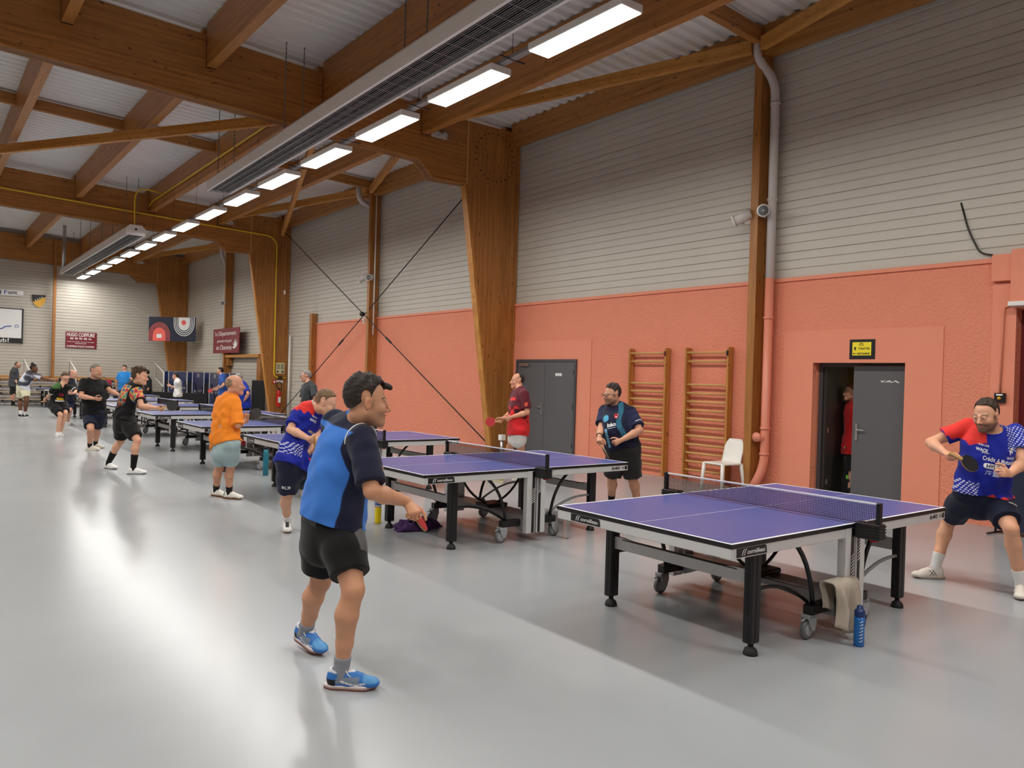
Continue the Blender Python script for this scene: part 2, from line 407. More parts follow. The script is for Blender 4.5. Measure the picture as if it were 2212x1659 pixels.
# portal frames: tapered column, knee, sloping beam
def pts_mirror(p): return [(2*RIDGE-x, z) for x,z in p]
beam_names = ['glulam cross beam overhead behind the camera','large glulam cross beam nearest the camera, level with the first tapered column',
              'glulam cross beam carrying the long yellow pipe, level with the second tapered column','glulam cross beam against the far end wall']
col_names = ['tapered glulam column behind the camera at the orange wall','large tapered glulam column beside the grey double door','tapered glulam column with the fire extinguisher and yellow pipe','tapered glulam column in the far corner behind the banner']
for k, Y in enumerate(FR):
    t = 0.22; y0, y1 = Y, Y+t
    bp = [(9.27,5.80),(8.42,5.77),(8.05,6.10),(0.94,6.35),(RIDGE,6.41)]
    top = [(RIDGE,7.50),(2.4,7.42),(9.27,7.165)]
    full = bp+pts_mirror(bp[:-1])[::-1]+pts_mirror(top[1:])[::-1]+top[:]
    # order: lower right->left, upper left->right
    low = bp+[(2*RIDGE-x,z) for x,z in bp[:-1]][::-1]
    up = [(2*RIDGE-x,z) for x,z in (top[1:])][::-1]+top
    poly = low+up
    root = thing('glulam_beam', beam_names[k], 'beam', (4.0, Y+t/2, 5.77))
    bo = MB().prism(poly, 'y', y0, y1).build('beam_body', 'glulam_x', root, world=True)
    MB().prism(low[:5]+[(x,z+0.035) for x,z in low[:5]][::-1], 'y', y0-0.012, y1+0.012).build('bottom_lamella', 'brightwood_x', root, world=True)
    for side in (1,-1):
        mx = (lambda x: x) if side == 1 else (lambda x: 2*RIDGE-x)
        cl = col_names[k] if side == 1 else 'tapered glulam column of frame %s on the left wall' % ('behind the camera','nearest','middle','farthest')[k]
        r = thing('glulam_column', cl, 'column', (mx(10.4), Y+t/2, 0))
        cp = [(10.18,0),(10.70,0),(10.70,7.19),(9.285,7.165),(9.285,5.80)]
        MB().prism([(mx(x),z) for x,z in cp][::side], 'y', y0-0.004, y1+0.004).build('column_body', 'glulam_z', r, world=True)
        inn = [(10.145,0),(10.20,0),(9.315,5.80),(9.25,5.80)]
        MB().prism([(mx(x),z) for x,z in inn][::side], 'y', y0+0.02, y1-0.02).build('inner_flange', 'brightwood_z', r, world=True)
        MB().box(min(mx(9.262),mx(9.282)), max(mx(9.262),mx(9.282)), y0-0.008, y0, 5.80, 7.16).build('joint_strip', 'pine_z', r, world=True)
        b_ = MB()
        for q in range(26):
            for rr in ((0.52,0.013),(0.44,0.008)) if q % 2 else ((0.52,0.016),):
                a = 2*math.pi*q/26
                b_.lathe([(rr[1],0),(rr[1],-0.012)], 8, (mx(10.0)+rr[0]*math.cos(a), y0-0.004, 6.52+rr[0]*math.sin(a)), 'y')
        o = b_.build('bolts', 'steel_dark', r, world=True); tag(o, kind='stuff')
# purlins per bay
bays = [(0.57,13.6),(13.82,26.85),(27.07,39.78)]
bay_words = ['nearest roof bay','middle roof bay','farthest roof bay']
PX = [1.78,3.93,6.04,8.19]
pw = {1.78:'farthest left in view',3.93:'second from the left',6.04:'above the long heater',8.19:'right of the light row'}
for bi,(y0,y1) in enumerate(bays):
    for x in [-6.6,-4.5,-2.45,-0.35]+PX:
        zb = 6.74+0.045*(6.0-x) if x > RIDGE else 7.0
        ln = pw.get(x, {-6.6:'fourth left of the ridge',-4.5:'third left of the ridge',-2.45:'second left of the ridge',-0.35:'under the ridge'}.get(x))
        r = thing('glulam_purlin', 'long glulam purlin %s, %s' % (ln, bay_words[bi]), 'beam', (x, (y0+y1)/2, zb))
        MB().box(x-0.08, x+0.08, y0, y1, zb, zdeck(x)-0.02).build('purlin_body', 'glulam_y', r, world=True)
        for ye in (y0+0.006, y1-0.006):
            MB().box(x-0.085, x+0.085, ye-0.006, ye+0.006, zb-0.012, zb+0.5).build('hanger', 'steel_dark', r, world=True)
    r = MB(); r.box(10.44, 10.64, y0, y1, 6.88, 7.36)
    centred(r, 'eave_beam', 'glulam_y', 'glulam eave beam along the top of the right wall, '+bay_words[bi], 'beam')
    ym = (7.22,20.17,33.12)[bi]
    s = MB().beam((10.4,ym,7.18),(RIDGE,ym,7.58),0.12,0.24)
    centred(s, 'roof_strut', 'glulam_x', 'slim cross strut under the roof deck in the '+bay_words[bi], 'beam')
    d1 = MB().beam((8.2,y1-0.1,6.86),(10.35,ym+0.1,7.02),0.10,0.20); d2 = MB().beam((10.35,ym-0.1,7.02),(8.2,y0+0.1,6.86),0.10,0.20)
    centred(d1, 'roof_brace', 'brightwood_y', 'diagonal roof brace on the far side of the wall post, '+bay_words[bi], 'beam')
    centred(d2, 'roof_brace', 'brightwood_y', 'diagonal roof brace on the near side of the wall post, '+bay_words[bi], 'beam')
for a, c, lab in (((6.05,13.9,6.60),(0.6,23.6,6.78),'long diagonal wind brace crossing below the purlins at upper left'),
                  ((6.1,13.95,6.62),(10.3,26.6,6.62),'long diagonal wind brace running to the yellow-pipe column')):
    centred(MB().beam(a,c,0.10,0.20), 'wind_brace', 'brightwood_y', lab, 'beam')
# wall posts
for y, lab in ((7.22,'square timber wall post with loudspeakers and the nearest downpipe'),(20.17,'timber wall post behind the crossed steel rods'),(33.12,'timber wall post beside the maroon sign')):
    centred(MB().box(10.40,10.70,y-0.07,y+0.07,0,6.95,0.006), 'wall_post', 'glulam_z', lab, 'post')
centred(MB().box(10.52,10.70,24.36,24.56,0,3.68,0.004), 'wall_post', 'glulam_z', 'short timber post at the end of the orange wall', 'post')
centred(MB().box(4.93,5.05,39.63,39.775,0,7.3,0.004), 'gable_post', 'glulam_z', 'slim timber post standing against the far end wall', 'post')
centred(MB().box(-0.66,-0.54,39.63,39.775,0,7.3,0.004), 'gable_post', 'glulam_z', 'slim timber post on the far end wall under the ridge', 'post')

# steel X bracing between column one and two
def rod(a, c, lab):
    r = thing('brace_rod', lab, 'rod', ((a[0]+c[0])/2,(a[1]+c[1])/2,min(a[2],c[2])))
    A, C_ = Vector(a), Vector(c)
    MB().tube([A,C_],0.014,8).build('bar','steel_dark',r,world=True,smooth=True)
    m0 = A.lerp(C_,0.62); d = (C_-A).normalized()
    MB().tube([m0-d*0.22,m0-d*0.16,m0+d*0.16,m0+d*0.22],[0.012,0.03,0.03,0.012],8).build('turnbuckle','steel_dark',r,world=True,smooth=True)
    return r
rod((10.42,14.0,6.75),(10.42,26.75,0.15),'dark steel tie rod sloping from the double-door column down to the extinguisher column')
rod((10.38,26.75,6.75),(10.38,14.0,0.15),'steel tie rod sloping from the extinguisher column down to the double-door column')
centred(MB().lathe([(0.05,-0.06),(0.07,-0.03),(0.07,0.03),(0.05,0.06)],10,(10.34,20.38,3.45),'x'),'rod_connector','steel_dark','black steel knot where the two tie rods cross','connector',smooth=True,base=False)

# downpipes
def pipe(pts, r, n=12): return MB().tube(pts, r, n)
def smooth_path(pts, k=5):
    out = [Vector(pts[0])]
    for i in range(1,len(pts)-1):
        a,b_,c = map(Vector,pts[i-1:i+2]); rr = min((b_-a).length,(c-b_).length)*0.45
        p0 = b_+(a-b_).normalized()*rr; p1 = b_+(c-b_).normalized()*rr
        for q in range(k+1):
            t = q/k; out.append((1-t)**2*p0+2*t*(1-t)*b_+t*t*p1)
    out.append(Vector(pts[-1])); return out
dp = thing('downpipe', 'pale grey downpipe on the near wall post, painted orange below', 'pipe', (10.5,7.02,0))
pipe(smooth_path([(10.44,7.28,7.42),(10.40,7.26,6.85),(10.52,7.0,6.45),(10.55,7.0,6.0),(10.55,7.0,3.36)]),0.068).build('upper_pipe','pipe_grey',dp,True,True)
pipe(smooth_path([(10.55,7.0,3.37),(10.55,7.0,0.42),(10.42,7.14,0.02)]),0.07).build('lower_pipe','orange_pipe',dp,True,True)
pipe([(10.55,7.0,0.86),(10.44,7.06,0.88)],0.062).build('inspection_stub','orange_pipe',dp,True,True)
MB().lathe([(0.075,-0.015),(0.075,0.015)],14,(10.425,7.065,0.882),'x').build('stub_cap','orange_pipe',dp,True,True)
for z in (6.1,4.6,2.75,1.02,0.62):
    MB().lathe([(0.08,-0.02),(0.08,0.02)],14,(10.55,7.0,z)).build('collar','pipe_grey' if z>3.4 else 'orange_pipe',dp,True,True)
dp = thing('downpipe', 'tall pale downpipe beside the maroon sign', 'pipe', (10.5,33.5,0))
pipe(smooth_path([(10.3,33.5,7.2),(10.3,33.4,6.6),(10.5,33.4,6.2),(10.5,33.4,0.0)]),0.075).build('pipe_run','pipe_grey',dp,True,True)
for z in (5.0,3.3,1.6): MB().lathe([(0.088,-0.02),(0.088,0.02)],12,(10.5,33.4,z)).build('collar','pipe_grey',dp,True,True)
dp = thing('downpipe', 'short white pipe elbow at the top of the middle wall post', 'pipe', (10.4,20.5,6.6))
pipe(smooth_path([(10.2,20.55,7.2),(10.2,20.5,6.75),(10.66,20.45,6.62)]),0.075).build('elbow','pipe_grey',dp,True,True)
cd = MB().tube([(10.52,20.02,6.9),(10.52,20.02,2.85)],0.02,8); centred(cd,'conduit','white_paint','thin white conduit down the middle wall post','conduit',smooth=True)
cd = MB().tube([(10.62,26.45,3.0),(10.62,26.45,0.1)],0.035,8); centred(cd,'conduit','white_paint','white conduit beside the extinguisher column','conduit',smooth=True)
cd = MB().tube(smooth_path([(10.66,3.66,2.77),(10.66,3.75,2.75),(10.67,3.77,1.68)]),0.012,8); centred(cd,'conduit','orange_pipe','thin orange-painted conduit leading down to a black switch','conduit',smooth=True)
sw = thing('wall_switch','small black switch box on the orange pilaster','switch',(10.66,3.76,1.56))
MB().box(10.63,10.68,3.70,3.82,1.56,1.68,0.004).build('box','black',sw,world=True); MB().lathe([(0.022,-0.012),(0.018,0)],10,(10.63,3.76,1.615),'x').build('knob','gold',sw,world=True,smooth=True)
MB().box(10.626,10.631,3.725,3.795,1.648,1.668).build('label','sign_white',sw,world=True)
ca = MB().tube(smooth_path([(10.715,4.31,4.14),(10.69,4.20,3.75),(10.68,4.05,3.45),(10.68,3.9,3.41)]),0.011,6); centred(ca,'loose_cable','steel_dark','dark cable hanging out of the cladding above the orange wall','cable',smooth=True)

# door at the toilets: one leaf shut, one open, corridor behind
d1 = thing('door_1', None, None, (10.8,5.6,0)); tag(d1, kind='structure')
MB().box(10.88,10.96,4.94,5.0,0,2.06).box(10.88,10.96,6.25,6.31,0,2.06).box(10.88,10.96,5.0,6.25,2.0,2.06).build('door_frame','door_frame',d1,world=True)
lf = MB().box(10.84,10.89,4.985,5.745,0.01,2.02,0.002).build('door_leaf','door_grey',d1,world=True)
MB().box(10.825,10.84,5.66,5.70,0.93,1.18,0.004).build('handle_plate','metal',lf,world=True)
MB().tube([(10.80,5.68,1.09),(10.79,5.66,1.09),(10.79,5.55,1.085)],0.010,8).build('handle_lever','metal',lf,world=True,smooth=True)
st = MB()
for i in range(9):
    a = 5.33-0.028*i
    st.obox((10.838,a,1.795+0.008*math.sin(i*2.1)),(0,0.7,0.5*math.cos(i*1.7)),(0,-0.5,0.7),(1,0,0),0.016,0.008,0.001)
o = st.build('sticker_remains','sign_white',lf,world=True); tag(o,kind='stuff')
lf2 = MB().obox((11.24,6.235,1.015),(1,0.05,0),(-0.05,1,0),(0,0,1),0.34,0.02,1.0).build('door_leaf','door_dark',d1,world=True)
MB().box(10.955,11.0,6.195,6.215,1.0,1.08).box(10.955,11.0,6.195,6.215,0.22,0.30).build('hinge','metal',lf2,world=True)
cr_ = thing('wall_corridor', None, None, (12.2,5.6,0)); tag(cr_, kind='structure')
MB().box(13.0,13.1,2.5,9.5,0,2.6).build('corridor_wall','olive_wall',cr_,world=True)
MB().box(10.98,13.0,3.3,3.4,0,2.6).build('corridor_side','olive_wall',cr_,world=True)
MB().box(10.98,13.0,8.4,8.5,0,2.6).build('corridor_side','olive_wall',cr_,world=True)
MB().box(10.98,13.1,2.5,9.5,2.5,2.6).build('corridor_ceiling','wall_white',cr_,world=True)
MB().box(12.975,13.0,3.4,8.4,0,0.12).build('skirting','door_dark',cr_,world=True)
lf3 = MB().box(12.94,12.99,7.15,7.75,0,2.2).build('corridor_door','door_dark',cr_,world=True)
MB().box(12.93,12.938,7.2,7.4,1.55,1.8).box(12.93,12.938,7.2,7.33,0.95,1.45).build('notice','sign_white',lf3,world=True)
cl_ = bpy.data.lights.new('corridor_fill_light','AREA'); cl_.energy = CORRIDOR_W; cl_.size = 0.6; cl_.color = (1,0.86,0.6)  # unseen area light added to brighten the corridor, without any fitting
clo = bpy.data.objects.new('corridor_fill_light', cl_); COL.objects.link(clo); clo.location = (12.0,4.3,2.46)
# grey double door
d2 = thing('door_2', None, None, (10.68,12.5,0)); tag(d2, kind='structure')
MB().box(10.655,10.70,11.50,11.56,0,2.12).box(10.655,10.70,13.41,13.47,0,2.12).box(10.655,10.70,11.56,13.41,2.06,2.12).build('door_frame','door_frame',d2,world=True)
la = MB().box(10.662,10.70,11.565,12.47,0.01,2.055,0.002).build('door_leaf','door_grey',d2,world=True)
lb = MB().box(10.662,10.70,12.478,13.405,0.01,2.055,0.002).build('door_leaf','door_grey',d2,world=True)
MB().box(10.648,10.664,12.53,12.57,0.93,1.2,0.003).build('handle_plate','metal',lb,world=True)
MB().tube([(10.63,12.55,1.10),(10.62,12.56,1.10),(10.62,12.68,1.095)],0.011,8).build('handle_lever','metal',lb,world=True,smooth=True)
MB().box(10.62,10.662,13.0,13.32,1.97,2.03,0.004).build('door_closer','metal',lb,world=True)
for i,c in enumerate((12.10,12.03,11.96)):
    MB().lathe([(0.035,-0.002),(0.035,0)],12,(10.66,c,1.80),'x').build('sticker','sign_white',la,world=True)
for z in (0.3,1.1,1.8): MB().box(10.65,10.664,11.555,11.575,z,z+0.1).build('hinge','door_dark',la,world=True)
# maroon door at the right edge
d3 = thing('door_3', None, None, (10.9,2.6,0)); tag(d3, kind='structure')
MB().box(10.86,10.92,1.6,3.62,0,2.72).build('door_leaf','maroon',d3,world=True)
MB().box(10.52,10.72,1.2,3.665,2.745,2.80,0.004).build('shutter_rail','white_paint',d3,world=True)

# toilets sign
sg = thing('paper_sign','yellow paper sign on a black sheet above the half-open grey door','sign',(10.69,5.55,2.1))
MB().box(10.684,10.688,5.365,5.74,2.106,2.39).build('backing','sign_black',sg,world=True)
MB().box(10.680,10.684,5.42,5.695,2.16,2.35).build('sheet','sign_yellow',sg,world=True)
lettering_w('TOILETTES',0.165,0.026,(10.679,5.525,2.258),(0,-1,0),(0,0,1),'sign_black',sg,bold=0.02)
lettering_w('VESTIAIRES',0.19,0.026,(10.679,5.535,2.186),(0,-1,0),(0,0,1),'sign_black',sg,bold=0.02)
ar = MB().box(10.678,10.68,5.645,5.665,2.235,2.282); ar.box(10.678,10.68,5.638,5.672,2.265,2.272); ar.box(10.678,10.68,5.645,5.685,2.181,2.193); ar.build('arrow','sign_black',sg,world=True)
em = MB().tube([(10.679,5.565+0.032*math.cos(t/12*6.283),2.312+0.012*math.sin(t/12*6.283)) for t in range(12)],0.003,5,closed=True)
em.tube([(10.679,5.54,2.318),(10.679,5.55,2.335),(10.679,5.58,2.335),(10.679,5.59,2.318)],0.003,5).build('emblem','sign_black',sg,world=True)

# wall bars
rz_top = [2.224,2.073]; rz = [1.673-0.1467*i for i in range(11)]
for y0, y1, lab in ((9.05,9.98,'wooden wall bars beside the grey double door panel'),(7.72,8.65,'wooden wall bars beside the near wall post')):
    wb = thing('wall_bars', lab, 'wall bars', (10.62,(y0+y1)/2,0))
    for yy in (y0+0.03, y1-0.03):
        MB().box(10.56,10.69,yy-0.02,yy+0.02,0.03,2.31,0.004).build('upright','brightwood_z',wb,world=True)
    for i,z in enumerate(rz_top+rz):
        xx = 10.60 if i != 0 else 10.585
        MB().tube([(xx,y0+0.05,z),(xx,y1-0.05,z)],0.019,10).build('rung','pine_y',wb,world=True,smooth=True)
    MB().box(10.54,10.56,y0+0.018,y0+0.046,2.17,2.25).build('maker_label','maroon' if y0>9 else 'sign_black',wb,world=True)

# ceiling light row (and its two twins further left): batten = housing + glowing diffuser
LROWX = [5.94, -0.8]
row_word = ['', 'middle row over the hall, ', 'left row over the hall, ']
hs = MB().box(-0.165,0.165,-0.775,0.775,0.012,0.10,0.006)
hm = mesh_from('housing', hs.v, hs.f); hm.materials.append(MATS['white_paint'])
ds = MB().box(-0.150,0.150,-0.76,0.76,0.0,0.0118); ds.f = [q for q in ds.f if q != (4,5,6,7)]; dm = mesh_from('diffuser', ds.v, ds.f); dm.materials.append(MATS['lamp_diffuser'])
bs = MB().box(-0.2,0.2,-0.012,0.012,0.10,0.115); bm_ = mesh_from('bracket', bs.v, bs.f); bm_.materials.append(MATS['steel_dark'])
ws = MB().tube([(0,0,0.11),(0,0,1.2)],0.004,5); wm = mesh_from('hanger_wire', ws.v, ws.f); wm.materials.append(MATS['steel_dark'])
tr = MB().box(-0.05,0.05,-1.146,1.146,0.105,0.15); tm = mesh_from('cable_tray', tr.v, tr.f); tm.materials.append(MATS['alu_dark'])
LAMP = bpy.data.lights.new('tube_light','AREA'); LAMP.shape = 'RECTANGLE'; LAMP.size = 0.29; LAMP.size_y = 1.51; LAMP.color = LAMP_COLOUR; LAMP.energy = LAMP_STRENGTH*math.pi*0.29*1.51
for ri, rx in enumerate(LROWX):
    for i in range(-4 if ri else -4, 15):
        yc = 6.478+2.292*i
        if i >= 0 and ri == 0: lab = '%s long ceiling light of the row over the tables, counted from the camera' % ORD[i]
        else: lab = 'long ceiling light outside the view on the camera side'
        r = thing('ceiling_light', lab, 'ceiling light', (rx,yc,5.626), 0, 'long ceiling lights')
        for nm, me in (('housing',hm),('diffuser',dm),('cable_tray',tm)): put(nm, me, None, r)
        o = bpy.data.objects.new('tube_light', LAMP); COL.objects.link(o); o.parent = r; o.location = (0,0,-0.004)
        o = put('bracket', bm_, None, r); o.location = (0,-1.0,0)
        o = put('hanger_wire', wm, None, r); o.location = (0,-1.0,0); 
# radiant heaters
def heater(p0, p1, lab):
    p0, p1 = Vector(p0), Vector(p1); d = p1-p0; L_ = d.length; rz_ = math.atan2(-d.x, d.y)
    r = thing('radiant_heater', lab, 'heater', p0, rz_)
    hw = 0.25
    sec = [(-hw,0),(-0.205,0),(-0.205,0.05),(0.205,0.05),(0.205,0),(hw,0),(hw,0.20),(hw-0.09,0.30),(-hw+0.09,0.30),(-hw,0.20)]
    MB().prism(sec,'y',0,L_).build('housing','white_paint',r)
    MB().prism([(-hw,0),(hw,0),(hw,0.20),(hw-0.09,0.30),(-hw+0.09,0.30),(-hw,0.20)],'y',-0.012,0).build('end_cap','white_paint',r)
    MB().prism([(-hw,0),(hw,0),(hw,0.20),(hw-0.09,0.30),(-hw+0.09,0.30),(-hw,0.20)],'y',L_,L_+0.012).build('end_cap','white_paint',r)
    MB().box(-0.203,0.203,0.02,L_-0.02,0.043,0.049).build('dark_tray','black',r)
    for x in (-0.07,0.07): MB().tube([(x,0.05,0.03),(x,L_-0.05,0.03)],0.022,8).build('burner_tube','steel_dark',r,True)
    g = MB()
    for i in range(12): g.box(-0.187+0.034*i-0.0022,-0.187+0.034*i+0.0022,0.03,L_-0.03,-0.006,-0.002)
    n = int(L_/0.3)
    for i in range(n): g.box(-0.205,0.205,0.1+i*L_/n-0.003,0.1+i*L_/n+0.003,-0.009,-0.005)
    o = g.build('wire_grille','grey_plastic',r); tag(o,kind='stuff')
    MB().box(-0.03,0.03,-0.02,-0.012,0.15,0.2).build('connector','black',r)
    for y in (0.6, L_*0.33, L_*0.66, L_-0.5):
        for x in (-0.16,0.16):
            c = MB(); z = 0.26; k = 0
            while z < 1.75:
                if k % 2: c.box(x-0.010,x+0.010,y-0.003,y+0.003,z,z+0.05)
                else: c.box(x-0.003,x+0.003,y-0.010,y+0.010,z,z+0.05)
                z += 0.042; k += 1
            c.build('chain','wheel_grey',r)
    return r
heater((4.94,4.4,5.55),(5.20,17.2,5.55),'long white radiant heater hanging over the near half of the hall')
heater((5.03,24.2,5.50),(5.07,37.0,5.50),'long white radiant heater hanging near the far end wall')
fl = thing('heater_flue','grey flue pipe rising from the far heater','pipe',(4.9,36.6,5.7)); MB().tube([(4.9,36.6,5.72),(4.9,36.6,7.5)],0.07,10).build('flue_pipe','metal',fl,True,True)

# gas pipe
gp = thing('gas_pipe','yellow gas pipe along the second cross beam and down its column','pipe',(8.0,26.8,1.5))
MB().tube(smooth_path([(-3.0,26.80,7.02),(1.93,26.80,6.80),(5.64,26.80,6.645),(9.95,26.80,6.50),(10.18,26.80,6.30),(10.2,26.8,2.08),(10.2,26.8,1.6),(10.3,26.8,1.50),(10.66,26.8,1.48)]),0.027,8).build('pipe_run','yellow_pipe',gp,True,True)
MB().box(10.36,10.5,26.76,26.84,1.44,1.54).build('valve','steel_dark',gp,world=True)
gp = thing('gas_pipe','yellow gas pipe along the purlin above the long heater','pipe',(5.9,20,6.8))
MB().tube(smooth_path([(5.93,26.75,6.9),(5.93,26.3,6.98),(5.93,14.6,6.98),(5.3,14.4,7.0)]),0.024,8).build('pipe_run','yellow_pipe',gp,True,True)
gp = thing('gas_pipe','short yellow gas drop pipe feeding the far heater','pipe',(5.0,24.6,5.8))
MB().tube(smooth_path([(5.93,24.9,6.98),(5.05,24.6,6.98),(5.05,24.5,5.8)]),0.022,8).build('pipe_run','yellow_pipe',gp,True,True)

# emergency lamps, speakers
for (x,y,z,lab) in ((8.50,13.46,6.68,'wire-caged twin emergency lamp on the nearest cross beam'),(8.45,26.75,6.76,'wire-caged emergency lamp on the second cross beam'),(8.45,39.68,6.72,'wire-caged emergency lamp on the far cross beam')):
    r = thing('emergency_lamp',lab,'lamp',(x,y,z-0.1))
    MB().box(x-0.18,x+0.18,y+0.04,y+0.1,z-0.06,z+0.04,0.006).build('body','white_plastic',r,world=True)
    for s_ in (-0.09,0.09): MB().lathe([(0.055,-0.05),(0.06,-0.08),(0.03,0.02)],12,(x+s_,y+0.05,z-0.01),'y').build('lens','sign_white',r,True,True)
    g = MB()
    for i in range(7): g.tube([(x-0.21+0.07*i,y+0.08,z-0.1),(x-0.21+0.07*i,y-0.07,z-0.1),(x-0.21+0.07*i,y-0.07,z+0.08),(x-0.21+0.07*i,y+0.08,z+0.08)],0.003,4)
    for k in range(3): g.tube([(x-0.21,y-0.07,z-0.1+0.09*k),(x+0.21,y-0.07,z-0.1+0.09*k)],0.003,4)
    o = g.build('cage','metal',r,world=True); tag(o,kind='stuff')
def speaker(c, d, lab):
    c = Vector(c); d = Vector(d).normalized(); r = thing('loudspeaker',lab,'loudspeaker',c)
    MB().tube([c-d*0.17,c+d*0.10],0.085,16).build('barrel','pipe_grey',r,True,True)
    MB().tube([c+d*0.10,c+d*0.125],[0.098,0.098],16).build('rim','white_plastic',r,True,True)
    MB().tube([c+d*0.125,c+d*0.128],[0.078,0.078],16).build('mesh_front','wheel_grey',r,True,True)
    MB().tube([c+d*0.128,c+d*0.133],[0.012,0.012],8).build('centre_stud','sign_white',r,True,True)
    MB().box(c.x-0.01,c.x+0.08,c.y-0.02,c.y+0.02,c.z-0.09,c.z-0.07).build('bracket','pipe_grey',r,world=True)
speaker((10.34,7.42,4.34),(-0.35,0.8,-0.35),'pale cylinder loudspeaker on the near post pointing away from the camera')
speaker((10.36,7.04,4.40),(-0.75,-0.6,-0.15),'pale cylinder loudspeaker on the near post facing the camera')
speaker((10.34,20.4,4.5),(-0.35,0.8,-0.35),'pale loudspeaker on the middle wall post pointing away')
speaker((10.36,20.0,4.5),(-0.75,-0.6,-0.2),'pale loudspeaker on the middle wall post facing the camera')
speaker((10.36,33.1,4.55),(-0.75,-0.6,-0.2),'pale loudspeaker on the far wall post')
for yy, lab in ((20.33,'tiny white sensor below the rod crossing'),(26.45,'tiny white sensor on the extinguisher column')):
    z_ = 3.18 if yy < 25 else 4.45
    r = thing('motion_sensor',lab,'sensor',(10.37,yy,z_)); MB().box(10.34,10.40,yy-0.03,yy+0.03,z_,z_+0.13,0.008).build('case','white_plastic',r,world=True); MB().lathe([(0.02,-0.008),(0.018,0)],10,(10.34,yy,z_+0.05),'x').build('lens','sign_black',r,world=True)
